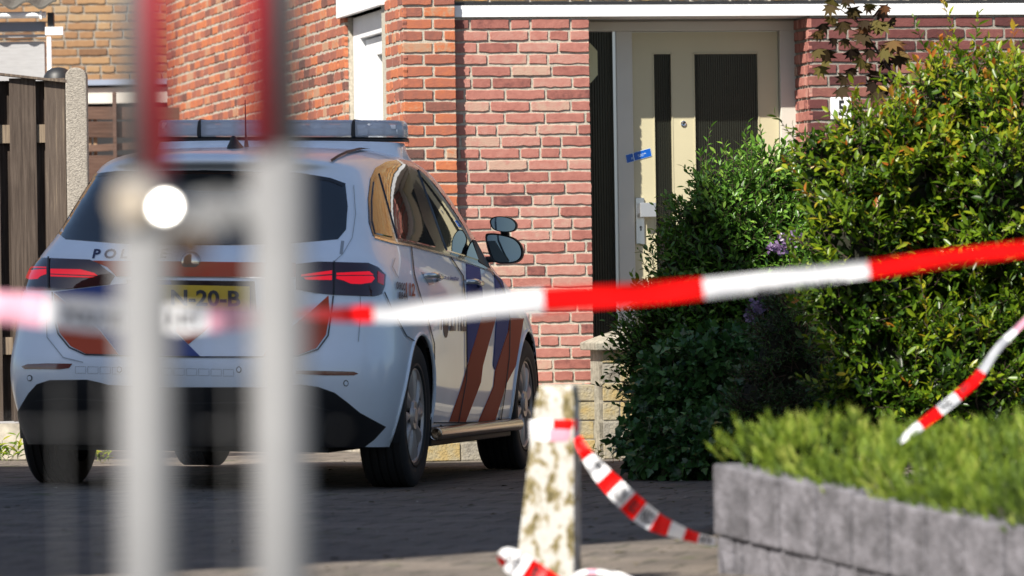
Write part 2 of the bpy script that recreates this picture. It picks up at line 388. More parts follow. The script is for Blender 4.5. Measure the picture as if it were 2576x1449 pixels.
# leaf
door = empty('door', (0, 0, 0)); door.parent = house
sL0, sL1 = s2 + .004, s3 - .004
gl = []
for (a, b_, t_) in ((1641, 1690, 133), (1743, 1908, 133)):
    sa, zt = sW(a, t_, DL); sb_, _ = sW(b_, t_, DL); gl.append((sa, sb_, zt))
lf = MB(); zt = zh0 - .004; zc = gl[0][2]; zg = .52
lf.box(sL0, sL1, DL, DL + .04, zc, zt)
lf.box(sL0, sL1, DL, DL + .04, zb0 + .03, zg)
lf.box(sL0, gl[0][0], DL, DL + .04, zg, zc); lf.box(gl[0][1], gl[1][0], DL, DL + .04, zg, zc); lf.box(gl[1][1], sL1, DL, DL + .04, zg, zc)
lf.build('door_leaf', M['cream'], door)
lb = MB()
for (sa, sb_, zt) in gl:
    for q in ((sa, sa + .007, zg, zt), (sb_ - .007, sb_, zg, zt), (sa, sb_, zt - .007, zt)): lb.box(q[0], q[1], DL - .003, DL + .02, q[2], q[3])
lb.build('glazing_trim', M['cream'], door)
for (sa, sb_, zt) in gl: ribbed('door_glass', sa + .006, sb_ - .006, zg, zt - .006, DL + .012, .0125, door)
hp = MB(); a0, z0_ = sW(1600, 615, DL); a1, z1_ = sW(1619, 498, DL); hp.box(a0, a1, DL - .012, DL, z0_, z1_)
hpo = hp.build('handle_plate', M['steel'], door, bevel=.002)
a0, z0_ = sW(1610, 546, DL - .05); a1, z1_ = sW(1649, 510, DL - .05); hk = MB(); hk.box(a0, a1, DL - .062, DL - .046, z0_, z1_); hk.box(a0 + .004, a0 + .03, DL - .046, DL - .01, z0_ + .02, z1_ - .02); hk.build('door_knob', mat('satin_aluminium', (.72, .72, .72), .42, metal=.9), door, bevel=.002)
kx, kz = sW(1611, 572, DL); kh = MB(); kh.lathe([(DL - .0125, .0001), (DL - .0155, .006), (DL - .012, .008)], 16, 'Y', off=(kx, 0, kz)); kh.box(kx - .004, kx + .004, DL - .014, DL - .012, kz - .018, kz); kh.build('keyhole', M['black'], hpo)
kx, kz = sW(1719, 311, DL); kh = MB(); kh.lathe([(DL, .016), (DL - .006, .016), (DL - .008, .012), (DL - .006, .0001)], 20, 'Y', off=(kx, 0, kz)); kh.build('peephole', M['chrome'], door)
kh = MB(); kh.lathe([(DL - .0075, .007), (DL - .0095, .005), (DL - .0095, .0001)], 16, 'Y', off=(kx, 0, kz)); kh.build('peephole_lens', M['black'], door)

# ---- text helper: glyph outlines as a mesh in the XY plane
def text_mesh(s, size=1.0, bold=0.0, shear=0.0, align='LEFT', spacing=1.0):
    cu = bpy.data.curves.new('t', 'FONT'); cu.body = s; cu.size = size; cu.offset = bold; cu.shear = shear; cu.align_x = align; cu.space_character = spacing
    cu.resolution_u = 3; ob = bpy.data.objects.new('t', cu); C.objects.link(ob)
    dg = bpy.context.evaluated_depsgraph_get(); me = bpy.data.meshes.new_from_object(ob.evaluated_get(dg))
    bpy.data.objects.remove(ob)
    v = [tuple(q.co) for q in me.vertices]; f = [tuple(q.vertices) for q in me.polygons]
    bpy.data.meshes.remove(me); bpy.data.curves.remove(cu)
    return v, f
def quad_map(mb, v, f, box, fn, t=0.0, m=0):        # glyphs stretched over box (x0,x1,y0,y1) -> fn(u, w) with u, w in 0..1
    x0 = min(q[0] for q in v); x1 = max(q[0] for q in v); y0 = min(q[1] for q in v); y1 = max(q[1] for q in v)
    out = []
    for q in v:
        u = box[0] + (q[0] - x0) / (x1 - x0) * (box[1] - box[0]); w_ = box[2] + (q[1] - y0) / max(1e-6, y1 - y0) * (box[3] - box[2])
        out.append(fn(u, w_))
    mb.add(out, f, t, m)
# ---- police seal over the door gap
c1, z1c = sW(1573, 390, DF - .001); c2, z2c = sW(1593, 385, DF - .001); c3, z3c = sW(1636, 372, DL - .003)
sealw = sW(1573, 388, DF)[1] - sW(1573, 408, DF)[1] + .002
seal = empty('door_seal', HO, TH, 'small blue police seal stuck across the gap between door and frame', 'seal sticker')
def seal_pt(u, w_, e=0):
    k = (c2 - c1) / (c3 - c1)
    s_ = c1 + (c3 - c1) * u; d_ = DF - .0015 if u <= k else (DL - .003 if u > k + .02 else DF + (DL - DF) * (u - k) / .02 - .0015)
    ztop = z1c + (z3c - z1c) * u
    return (s_ + (1 - w_) * sealw * .17, d_ - e, ztop - (1 - w_) * sealw)
def strip(e, u0, u1, w0, w1, n=30):
    mb = MB(); us = [u0 + (u1 - u0) * i / n for i in range(n + 1)]
    vs = [seal_pt(u, w_, e) for u in us for w_ in (w0, w1)]
    mb.add(vs, [(2 * i, 2 * i + 2, 2 * i + 3, 2 * i + 1) for i in range(n)]); return mb
strip(0, 0, 1, 0, 1).build('seal_border', mat('seal_white', (.55, .68, .75), .5), seal)
strip(.0006, .012, .988, .04, .96).build('seal_film', mat('seal_blue', (.0, .085, .42), .35), seal)
tx = MB()
SP = mat('seal_print', (.6, .75, .85), .5)
for (s_, bx) in (('POLITIE', (.5, .80, .48, .60)), ('verzegeling', (.5, .73, .30, .40)), ('D', (.20, .25, .30, .52))):
    tx = MB(); v, f = text_mesh(s_, 1, .02); quad_map(tx, v, f, bx, lambda u, w_: seal_pt(u, w_, .0012)); tx.build('seal_lettering', SP, seal)

# ---- house number plate
s5, z5 = sW(2088, 245, -.004); s6, z6 = sW(2141, 300, -.004)
sign = empty('house_number_sign', HO, TH, 'white square house number plate on the brick wall right of the door, half behind leaves', 'sign')
sg = MB(); sg.box(s5, s6, -.018, -.004, z6, z5); sg.build('sign_plate', mat('enamel_white', (.82, .82, .82), .2), sign, bevel=.004)
v, f = text_mesh('5', 1, .03); sg = MB()
quad_map(sg, v, f, (.36, .66, .16, .86), lambda u, w_: (s5 + (s6 - s5) * u, -.0195, z6 + (z5 - z6) * w_)); sg.build('sign_numeral', M['black'], sign)

# ---- low garden wall and gate pillar (grey and yellow stone blocks)
def blocks(mb, s0, s1, z0, z1, d, ch, L, seed, side=None):
    rr = random.Random(seed); k = 0; z = z0
    while z < z1 - .01:
        s = s0 - (0 if k % 2 else L * .5); k += 1
        while s < s1 - .01:
            a, b_ = max(s, s0), min(s + L * rr.uniform(.94, 1.04), s1); s = b_ if b_ >= s1 else s + (b_ - s)
            if b_ - a > .03:
                t = rr.choice([.15, .3, .5, .62, .75, .85, .95]) + rr.uniform(-.06, .06); e = rr.uniform(-.003, .003)
                mb.box(a + .004, b_ - .004, d + e, d + .10, z + .004, min(z + ch, z1) - .005, t)
        z += ch
_, gtop = on_wall(1450, 966, -.3, HO)
gw0, _ = on_wall(1010, 1120, -.3, HO); gw1, _ = on_wall(1518, 1000, -.3, HO)
gw = empty('garden_wall', HO, TH, 'low wall of grey and yellow stone blocks below the house bricks, left of the pillar', 'wall')
mb = MB(); blocks(mb, gw0, gw1, 0, gtop - .002, -.30, .102, .21, 5); mb.build('wall_blocks', M['block'], gw, bevel=.004)
mb = MB(); mb.box(gw0, gw1, -.295, -.205, 0, gtop - .006); mb.box(gw0, gw1, -.204, -.002, 0, gtop - .004); mb.build('wall_core', M['cap'], gw)
gp0, _ = on_wall(1515, 1000, -.52, HO); gp1, _ = on_wall(1668, 1000, -.52, HO); _, gpz = on_wall(1560, 880, -.52, HO)
gp = empty('gate_pillar', HO, TH, 'yellow and grey block pillar with a sloping stone cap beside the shrub', 'pillar')
mb = MB(); blocks(mb, gp0, gp1, 0, gpz, -.52, .102, .2, 8)
mb.build('pillar_blocks', M['block'], gp, bevel=.004)
mb = MB(); mb.box(gp0 + .004, gp1, -.515, -.22, 0, gpz); mb.build('pillar_core', M['cap'], gp)
mb = MB(); o_ = .04; q0, q1 = gp0 - o_, gp1 + o_; y0, y1 = -.52 - o_, -.20 + o_; zc1 = gpz + .04; zc2 = gpz + .125; mx_, my_ = (q0 + q1) / 2, (y0 + y1) / 2
mb.add([(q0, y0, gpz), (q1, y0, gpz), (q1, y1, gpz), (q0, y1, gpz), (q0, y0, zc1), (q1, y0, zc1), (q1, y1, zc1), (q0, y1, zc1), (mx_, my_, zc2)],
       [(3, 2, 1, 0), (0, 1, 5, 4), (1, 2, 6, 5), (2, 3, 7, 6), (3, 0, 4, 7), (4, 5, 8), (5, 6, 8), (6, 7, 8), (7, 4, 8)])
mb.build('pillar_cap', M['cap'], gp, bevel=.006)

# ================================================================= LEFT BACKGROUND
def pbox(mb, px0, py0, px1, py1, z, th, t=0.0, m=0, tilt=0):     # upright board facing the camera, th thick, seen between those pixels
    a = P(px0, py1, z); c = P(px1, py0, z); x0, x1 = P(px0, py0, z).x, c.x; z0, z1 = a.z, c.z
    if tilt:
        vs = [(x0, z, z0), (x1, z, z0 - tilt), (x1, z + th, z0 - tilt), (x0, z + th, z0), (x0, z, z1), (x1, z, z1 - tilt), (x1, z + th, z1 - tilt), (x0, z + th, z1)]
        mb.add(vs, ((3,2,1,0),(4,5,6,7),(0,1,5,4),(1,2,6,5),(2,3,7,6),(3,0,4,7)), t, m)
    else: mb.box(x0, x1, z, z + th, z0, z1, t, m)
M['wood'] = ramp_mat('weathered_grey_timber', [(0, (.018, .012, .009)), (.35, (.050, .036, .028)), (.7, (.100, .076, .060)), (1, (.22, .17, .12))], nscale=5, nmix=.75, bump=.002, bscale=14, stretch=(14, 14, .6))
M['wood_brown'] = ramp_mat('old_brown_timber', [(0, (.03, .017, .012)), (.4, (.085, .048, .036)), (.75, (.16, .10, .075)), (1, (.34, .23, .14))], nscale=5, nmix=.5, bump=.002, bscale=14, stretch=(.8, 8, 12))
FZ = 30.2
fe = empty('fence_panel', (P(80, 1100, FZ).x, FZ, .045), 0, 'dark weathered wooden fence panel of overlapping upright boards on the left', 'fence')
def part_at(mb, name, mats, root, **k):
    o = mb.build(name, mats, None, **k); o.parent = root; o.matrix_parent_inverse = root.matrix_basis.inverted(); return o
mb = MB()
for (a, b_, zz, t) in tuple((-150 - 80 * q, -95 - 80 * q, 0, .35 + .1 * (q % 3)) for q in range(1, 12)) + ((-150, -95, 0, .4), (-62, -4, 0, .55), (22, 89, 0, .45), (111, 163, 0, .62)):
    pbox(mb, a, 196, b_, 1061, FZ + zz, .018, t)
for (a, b_, t) in tuple((-180 - 80 * q, -142 - 80 * q, .3) for q in range(12)) + ((-100, -55, .3), (-10, 26, .3), (82, 120, .42)): pbox(mb, a, 203, b_, 1060, FZ + .055, .018, t)
part_at(mb, 'fence_boards', M['wood'], fe, bevel=.003)
for (y0, y1) in ((312, 376), (846, 908)):
    mb = MB(); pbox(mb, -1040, y0, 164, y1, FZ + .0225, .028, .95); part_at(mb, 'fence_rail', M['wood'], fe)
mb = MB(); pbox(mb, -160, 160, 167, 171, FZ - .03, .12, .75, tilt=.088); pbox(mb, -1040, 160, -160, 171, FZ - .03, .12, .75); part_at(mb, 'fence_capping', M['wood'], fe)
mb = MB(); pbox(mb, -1040, 1063, 170, 1175, FZ + .01, .05, 0); part_at(mb, 'kick_board', mat('pale_concrete', (.42, .38, .31), .9, noise=.3, nscale=15, bump=.002), fe)
# concrete post with a rounded head
post = empty('concrete_fence_post', (P(192, 1150, FZ).x, FZ - .02, 0), 0, 'rough grey concrete fence post with rounded top at the right end of the fence', 'post')
a = P(165, 200, FZ).x; b_ = P(218, 200, FZ).x; r_ = (b_ - a) / 2; zt = P(192, 170, FZ).z
pts = [(a, 0.0), (b_, 0.0)] + [(a + r_ + r_ * math.cos(R(q)), zt - r_ * .85 + r_ * .85 * math.sin(R(q))) for q in range(0, 181, 12)]
n = len(pts); mb = MB(); y0, y1 = FZ - .03, FZ + .085
mb.add([(x, y0, z) for x, z in pts] + [(x, y1, z) for x, z in pts], [tuple(range(n)), tuple(range(2 * n - 1, n - 1, -1))] + [(i, i + n, (i + 1) % n + n, (i + 1) % n) for i in range(n)])
part_at(mb, 'post_shaft', M['concrete'], post, bevel=.008)
# shed
SZ = 33.0
sh = empty('garden_shed', (P(40, 600, SZ).x, SZ, 0), 0, 'white timber shed with corrugated roof and white gutter behind the fence', 'shed')
mb = MB(); pbox(mb, -420, 104, 111, 1100, SZ, .12); pbox(mb, -420, 86, 114, 101, SZ - .03, .03); part_at(mb, 'shed_wall', mat('white_board', (.36, .36, .37), .6, noise=.08, nscale=12, stretch=(1, 1, 8)), sh)
mb = MB(); pbox(mb, -420, 54, 113, 85, SZ - .015, .06); part_at(mb, 'fascia', mat('shaded_fascia_blue', (.22, .25, .33), .5), sh)  # shade on the fascia is put into this blue-grey colour
mb = MB(); pbox(mb, 117, 92, 128, 1100, SZ - .03, .05); part_at(mb, 'corner_post', M['white'], sh)
mb = MB(); pbox(mb, 113, 67, 158, 88, SZ - .12, .05); part_at(mb, 'projecting_beam', M['white'], sh)
mb = MB(); gx0, gx1 = P(-420, 40, SZ).x, P(119, 40, SZ).x; gc = P(60, 40, SZ).z
mb.tube([(gx0, SZ - .1, gc), (gx1, SZ - .1, gc)], .019, 14); mb.box(P(104, 40, SZ).x, P(109, 40, SZ).x, SZ - .128, SZ - .07, gc - .026, gc + .024)
part_at(mb, 'gutter', M['white'], sh)
mb = MB(); pbox(mb, 119, 31, 134, 68, SZ - .09, .08); part_at(mb, 'gutter_end', M['black'], sh)
mb = MB(); nx_ = 60; x0_, x1_ = P(-300, 10, SZ).x, P(146, 10, SZ).x; zr_ = P(60, 19, SZ).z; wv = P(72, 0, SZ).x - P(0, 0, SZ).x; vs = []
for j, (y_, dz) in enumerate(((SZ - .16, 0), (SZ + 1.2, .32), (SZ + 2.4, .55))):
    for i in range(nx_ + 1):
        x_ = x0_ + (x1_ - x0_) * i / nx_; q = math.cos((x_ - P(72, 0, SZ).x) / wv * math.tau) * .021
        vs += [(x_, y_, zr_ + dz + q), (x_, y_, zr_ + dz + q + .012)]
N_ = 2 * (nx_ + 1); fs = []
for j in range(2):
    for i in range(nx_):
        o_ = j * N_ + 2 * i; fs += [(o_, o_ + 2, o_ + 2 + N_, o_ + N_), (o_ + 1, o_ + 1 + N_, o_ + 3 + N_, o_ + 3)]
for i in range(nx_): fs.append((2 * i, 2 * i + 1, 2 * i + 3, 2 * i + 2))
mb.add(vs, fs); part_at(mb, 'corrugated_roof', mat('fibre_cement', (.085, .08, .07), .9, noise=.3, nscale=20), sh)
# dark round lid behind the post
mb = MB(); c_ = P(147, 205, 31.6); mb.tube([(c_.x, 31.6, c_.z - 1.6), (c_.x, 31.6, c_.z - .01), (c_.x, 31.6, c_.z + .035), (c_.x, 31.6, c_.z + .06), (c_.x, 31.6, c_.z + .075), (c_.x, 31.6, c_.z + .08)], [.085, .088, .08, .062, .035, .004], 28)
tag(mb.build('water_butt', M['black'], None, smooth=True), 'black round container top showing behind the concrete post', 'barrel')
# yellow brick house beyond
YZ = 42.0
yh = empty('yellow_brick_house', (-6, YZ, 0), 0, 'sunlit yellow brick house wall far behind the shed', 'house')
mb = MB(); mb.box(-9, -1.9, YZ + .009, YZ + 4, 0, 7); part_at(mb, 'wall_core', M['mortar_dimmed'], yh)
mb = MB(); bricks(mb, -5.2, -1.9, 2.0, 3.6, 'front', YZ, seed=31, edge=False); bricks(mb, -9, -1.9, 3.6, 7, 'front', YZ, seed=32, edge=False, ch=.0634)
part_at(mb, 'wall_bricks', M['brick_tan'], yh)
AZ = 39.6
an = empty('flat_roofed_annex', (-3, AZ, 0), 0, 'low annex with white fascia and blue grey roof edge above the old fence', 'annex')
mb = MB(); pbox(mb, 120, 218, 440, 262, AZ, 1.8); part_at(mb, 'fascia', mat('cream_white_paint', (.62, .60, .55), .5), an)
mb = MB(); pbox(mb, 110, 197, 442, 216, AZ - .04, 1.9); part_at(mb, 'roof_edge', mat('blue_grey_metal', (.25, .30, .40), .5), an)
mb = MB(); pbox(mb, 124, 264, 436, 1130, AZ + .05, 1.6); part_at(mb, 'annex_wall', M['black'], an)
OZ = 37.5
of = empty('old_plank_fence', (P(300, 700, OZ).x, OZ, 0), 0, 'broken brown fence of sagging horizontal planks right of the concrete post', 'fence')
mb = MB()
for (y0, y1, t, tl) in ((264, 300, .5, .015), (301, 346, .35, .012), (364, 386, .6, -.03), (388, 470, .45, 0), (474, 560, .3, 0), (565, 660, .5, 0), (665, 760, .4, 0), (765, 860, .5, 0), (865, 1130, .4, 0)):
    pbox(mb, 150, y0, 450, y1, OZ, .02, t, tilt=tl)
part_at(mb, 'fence_planks', M['wood_brown'], of, bevel=.003)
mb = MB(); pbox(mb, 283, 232, 292, 420, OZ - .05, .04, .5); pbox(mb, 234, 277, 242, 420, OZ + .03, .04, .95); pbox(mb, 222, 282, 228, 420, OZ + .03, .04, .9); pbox(mb, 284, 400, 290, 1120, OZ + .03, .04, .7)
part_at(mb, 'fence_stake', M['wood_brown'], of)
# unseen house block added left of the camera to put the car in shadow
nh = empty('shadow_house', (-8, 17, 0), 0, 'unseen brick block added left of the driveway to cast its shadow over the car', 'house')
NX0, NX1, NY0, NY1, NHt = -13.5, -5.37, 11.25, 20.3, 12.9
def prism(mb, e, z0, z1):
    q = [(NX0 - e, NY0 - e), (NX1 + e, NY0 - e), (NX1 + e, NY1 + e), (NX0 - e, 17.4 + e)]
    mb.add([(x, y, z) for z in (z0, z1) for x, y in q], ((3,2,1,0),(4,5,6,7),(0,1,5,4),(1,2,6,5),(2,3,7,6),(3,0,4,7)))
mb = MB(); prism(mb, 0, 0, NHt); part_at(mb, 'caster_wall', mat('plain_brown_brick', (.32, .15, .10), .9, noise=.2, nscale=3), nh)
mb = MB(); prism(mb, .04, NHt + .003, NHt + .06); part_at(mb, 'caster_roof', M['black'], nh)
for k in range(3):
    mb = MB(); mb.box(NX1 - .02, NX1 + .02, 12.3 + 2.7 * k, 13.6 + 2.7 * k, 3.6, 5.1); part_at(mb, 'window', M['glass_dark'], nh)  # invented windows on the shadow caster

# ================================================================= PLANTER WALL
A0 = P(1797, 1165, 17.0); B0 = P(2740, 1368, 15.0)
pA = Vector((A0.x, A0.y, 0)); pB = Vector((B0.x, B0.y, 0)); pl = (pB - pA).length; pd = (pB - pA).normalized(); pn = Vector((pd.y, -pd.x, 0))
if pn.x > 0: pn = -pn           # out of the wall, towards the driveway
tA, tB = A0.z, B0.z
M['planter'] = mat('grey_concrete_block', (.130, .126, .142), .95, noise=.45, nscale=13, bump=.010, bscale=38)
pw = empty('planter_wall', (0, 0, 0), 0, 'low grey concrete block wall holding the green ground cover at lower right', 'wall')
mb = MB(); rr = random.Random(5)
def pblock(u0, u1, zo0, zo1, dep, out):      # heights given below the sloping top
    f_ = lambda u: tA + (tB - tA) * u / pl
    vs = []
    for (u, dd, zo) in ((u0, out, zo0), (u1, out, zo0), (u1, -dep, zo0), (u0, -dep, zo0), (u0, out, zo1), (u1, out, zo1), (u1, -dep, zo1), (u0, -dep, zo1)):
        p = pA + pd * u + pn * dd; vs.append((p.x, p.y, f_(u) - zo))
    mb.add(vs, ((3,2,1,0),(4,5,6,7),(0,1,5,4),(1,2,6,5),(2,3,7,6),(3,0,4,7)))
js = [0, .22, .43, .66, .87, 1.09, 1.31, 1.52, 1.75, pl]
for i in range(len(js) - 1): pblock(js[i] + (.005 if i else 0), js[i + 1] - .005, .2122, rr.uniform(-.004, .004), .1, .006 + rr.uniform(-.004, .004))
js = [0.004, .11, .16, .33, .54, .76, .98, 1.20, 1.42, 1.63, pl]
for i in range(len(js) - 1): pblock(js[i] + .005, js[i + 1] - .005, .45, .2136 + rr.uniform(0, .003), .1, rr.uniform(-.005, .001))
part_at(mb, 'wall_blocks', M['planter'], pw, bevel=.011)
mb = MB()                                       # back part of the bed
f_ = [(pA - pn * .0), (pB), (pB + Vector((1.2, 4.5, 0))), (pA + Vector((.1, 4.0, 0)))]
q = [Vector((pA.x + .03, pA.y + .06, 0)), Vector((pB.x + .05, pB.y + .06, 0)), Vector((pB.x + 1.4, pB.y + 5, 0)), Vector((pA.x + .12, pA.y + 3.6, 0))]
hz = [tA - .04, tB - .03, .12, .06]
mb.add([(p.x, p.y, -.2) for p in q] + [(p.x, p.y, h_) for p, h_ in zip(q, hz)], ((3,2,1,0),(4,5,6,7),(0,1,5,4),(1,2,6,5),(2,3,7,6),(3,0,4,7)))
part_at(mb, 'planter_soil', mat('dark_soil', (.045, .035, .02), .95, noise=.4, nscale=40), pw)

# ================================================================= BOLLARD
BZ = 16.6
def bmat():
    m = ramp_mat('flaking_white_paint', [(0, (.05, .042, .018)), (.28, (.14, .115, .05)), (.38, (.27, .22, .11)), (.44, (.36, .34, .30)), (.55, (.48, .47, .44)), (1, (.42, .405, .37))], nscale=30, nmix=1.2, bump=.003, bscale=80, stretch=(1, 1, .6))
    return m
bt = P(1405, 970, BZ); bb = P(1378, 1466, BZ)
bo = empty('concrete_bollard', (bb.x, BZ, 0), 0, 'leaning white concrete bollard with flaking mossy paint and barrier tape round it', 'bollard')
NB = 14; mb = MB(); vs = []; rr = random.Random(9)
for j in range(NB + 1):
    k = j / NB; c_ = Vector((bb.x, BZ, 0)).lerp(Vector((bt.x, BZ + .02, bt.z)), k)
    wd = .178 + (.112 - .178) * k; dp = .15 + (.11 - .15) * k
    if j == NB: wd -= .014; dp -= .014
    for (a, b_) in ((-.5, -.5), (.5, -.5), (.5, .5), (-.5, .5)):
        e = Vector((a * wd, b_ * dp, 0)); ca, sa = math.cos(R(-9)), math.sin(R(-9))
        vs.append((c_.x + e.x * ca - e.y * sa + rr.uniform(-.001, .001), c_.y + e.x * sa + e.y * ca, c_.z + (-.008 if j == NB - 1 else 0)))
fs = [(3, 2, 1, 0), tuple(range(4 * NB, 4 * NB + 4))] + [(j * 4 + i, j * 4 + (i + 1) % 4, j * 4 + 4 + (i + 1) % 4, j * 4 + 4 + i) for j in range(NB) for i in range(4)]
mb.add(vs, fs, .5); part_at(mb, 'bollard_shaft', bmat(), bo, bevel=.009)

# ================================================================= BARRIER TAPE
def plastic(name, col, tr=.15, rough=.45):
    m = mat(name, col, rough, spec=.22); n = m.node_tree; b = n.nodes['Principled BSDF']
    t = n.nodes.new('ShaderNodeBsdfTranslucent'); t.inputs[0].default_value = (*col, 1); x = n.nodes.new('ShaderNodeMixShader'); x.inputs[0].default_value = tr
    n.links.new(b.outputs[0], x.inputs[1]); n.links.new(t.outputs[0], x.inputs[2]); n.links.new(x.outputs[0], n.nodes['Material Output'].inputs[0]); return m
TM = [plastic('white_tape_film', (.88, .88, .90)), plastic('red_tape_film', (.95, .004, .003)), plastic('glare_pink_tape_film', (.74, .36, .46)), plastic('greyed_tape_film', (.42, .43, .46))]  # pink film has sun glare on red tape mixed into its colour
INK = mat('black_tape_print', (.02, .02, .025), .5)
def crom(p, t):
    i = min(int(t), len(p) - 2); u = t - i
    g_ = lambda k: p[max(0, min(len(p) - 1, k))]
    return tuple(.5 * ((2 * b) + (-a + c) * u + (2 * a - 5 * b + 4 * c - d) * u * u + (-a + 3 * b - 3 * c + d) * u ** 3) for a, b, c, d in zip(g_(i - 1), g_(i), g_(i + 1), g_(i + 2)))
def tape(name, pts, cols, label, words=(), curl=.004, root=None, n=14, seed=1, group=None):
    """pts: px, py, depth, half width px; cols: (px where the colour ends, material)"""
    rr = random.Random(seed); N = (len(pts) - 1) * n; S = [crom(pts, i / n) for i in range(N + 1)]
    ts = [0.0]
    def frame(i):
        s = S[i]; p0 = S[max(i - 1, 0)]; p1 = S[min(i + 1, N)]
        d = Vector((p1[0] - p0[0], p1[1] - p0[1])).normalized(); nrm = Vector((d.y, -d.x))
        if nrm.y > 0: nrm = -nrm
        c = P(s[0], s[1], s[2]); e = P(s[0] + nrm.x * s[3], s[1] + nrm.y * s[3], s[2]) - c
        return c, e
    K = 5; mb = MB(); vs = []
    ph = -math.pi / 2
    def pt(i, w_, off=0):
        i0 = int(max(0, min(N - 1, math.floor(i)))); k = i - i0
        c0, e0 = frame(i0); c1_, e1_ = frame(min(N, i0 + 1)); c = c0.lerp(c1_, k); e = e0.lerp(e1_, k)
        q = c + e * w_
        y = curl * math.cos(w_ * 2.0 + ph + .9 * math.sin(i * .17 + seed)) + curl * .8 * math.sin(i * .45 + ph) + curl * .35 * math.sin(i * 1.9 + w_ * 3)
        return (q.x, q.y + y - off, q.z)
    for i in range(N + 1):
        for j in range(K + 1): vs.append(pt(i, -1 + 2 * j / K))
    fs = []; ms = []
    for i in range(N):
        xm = (S[i][0] + S[i + 1][0]) / 2; m_ = cols[-1][1]
        for (xe, mm) in cols:
            if xm < xe: m_ = mm; break
        for j in range(K): fs.append((i * 6 + j, (i + 1) * 6 + j, (i + 1) * 6 + j + 1, i * 6 + j + 1)); ms.append(m_)
    mb.v = vs; mb.f = fs; mb.t = [0.0] * len(fs); mb.m = ms
    o = mb.build(name, TM, root, smooth=True)
    if label: tag(o, label, 'barrier tape', group)
    for (s_, x0, x1, w0, w1, flip) in words:
        def idx(x):
            for i in range(N):
                if (S[i][0] - x) * (S[i + 1][0] - x) <= 0: return i + (x - S[i][0]) / ((S[i + 1][0] - S[i][0]) or 1)
            return N - .01
        i0, i1 = idx(x0), idx(x1); v, f = text_mesh(s_, 1, .03); lt = MB()
        if flip: fn = lambda u, w_: pt(i1 + (i0 - i1) * u, -(w0 + (w1 - w0) * w_), .0012)
        else: fn = lambda u, w_: pt(i0 + (i1 - i0) * u, w0 + (w1 - w0) * w_, .0012)
        quad_map(lt, v, f, (0, 1, 0, 1), fn)
        lt.build('tape_lettering', INK, o)
    return o
GT = 'red and white barrier tapes across the driveway'
tape('barrier_tape', [(-1500, 690, 8.2, 38), (-900, 715, 8.4, 38), (-400, 745, 8.6, 38), (-160, 762, 8.8, 38), (0, 773, 8.8, 38), (130, 783, 8.8, 40), (250, 794, 8.9, 42), (360, 800, 9.0, 40), (480, 801, 9.0, 36), (600, 799, 9.1, 30), (680, 794, 9.5, 16), (760, 790, 10.6, 13), (850, 791, 11.0, 18), (940, 789, 11.1, 22), (1150, 776, 11.2, 28), (1368, 756, 11.3, 29), (1570, 742, 11.4, 28), (1770, 726, 11.5, 26), (1980, 702, 11.6, 23), (2185, 677, 11.7, 21), (2380, 651, 11.8, 20), (2576, 625, 11.9, 19), (2760, 600, 12.0, 19), (3100, 553, 12.2, 18), (3500, 500, 12.4, 17)],
     [(115, 2), (520, 0), (700, 2), (938, 1), (1368, 0), (1763, 1), (2183, 0), (9999, 1)], 'long taut red and white tape crossing the whole view, blurred pink at its left end', (('POLITIE', 160, 300, -.6, .3, False), ('NIET', 430, 510, -.5, .4, False), ('BETREDEN', 1900, 2120, -.95, -.55, False)), group=GT)
tape('barrier_tape', [(1452, 1100, 16.52, 10), (1468, 1132, 16.5, 14), (1492, 1166, 16.5, 19), (1520, 1199, 16.5, 24), (1562, 1243, 16.5, 27), (1610, 1287, 16.55, 28), (1655, 1317, 16.6, 24), (1700, 1335, 16.7, 18), (1745, 1351, 16.8, 13), (1800, 1364, 16.95, 11)],
     [(1480, 1), (1519, 0), (1546, 1), (1579, 0), (1610, 1), (1647, 0), (1684, 1), (1722, 0), (1757, 1), (9999, 0)], 'slack red and white tape hanging from the bollard down to the grey wall', (('NIET', 1549, 1574, -.6, .6, True), ('DEN', 1614, 1640, -.6, .6, True), ('BETR', 1762, 1790, -.7, .7, False), ('BE', 1490, 1505, -.7, 0, True), ('TR', 1585, 1604, -.5, .5, True)), group=GT)
tape('barrier_tape', [(2262, 1112, 16.6, 7), (2290, 1090, 16.65, 11), (2314, 1072, 16.7, 13), (2363, 1033, 16.8, 14), (2402, 1003, 16.9, 14), (2452, 957, 17.0, 13), (2481, 918, 17.1, 11), (2515, 871, 17.2, 10), (2554, 831, 17.3, 9), (2640, 750, 17.5, 8), (2820, 600, 17.9, 8)],
     [(2318, 0), (2362, 1), (2408, 0), (2470, 1), (2532, 3), (2552, 0), (9999, 2)], 'short twisted tape rising from the green ground cover to the right edge', (('NIET', 2370, 2404, -.55, .6, False), ('ED', 2420, 2440, -.2, .8, False)), group=GT)
tape('barrier_tape', [(1262, 1422, 16.25, 6), (1272, 1405, 16.2, 26), (1292, 1414, 16.2, 32), (1325, 1435, 16.2, 33), (1365, 1462, 16.2, 33), (1420, 1495, 16.2, 30)],
     [(1268, 1), (1322, 0), (9999, 1)], 'crumpled loop of white and red tape at the foot of the bollard', (('DE', 1276, 1306, -.35, .35, False), ('BE', 1336, 1362, -.2, .7, False)), group=GT)
tape('barrier_tape', [(1428, 1462, 16.3, 4), (1455, 1446, 16.28, 8), (1490, 1439, 16.26, 7), (1530, 1441, 16.25, 6), (1570, 1450, 16.25, 6), (1610, 1470, 16.25, 6)],
     [(1478, 0), (1500, 2), (9999, 0)], 'thin curved end of white tape lying right of the bollard foot', (), group=GT)
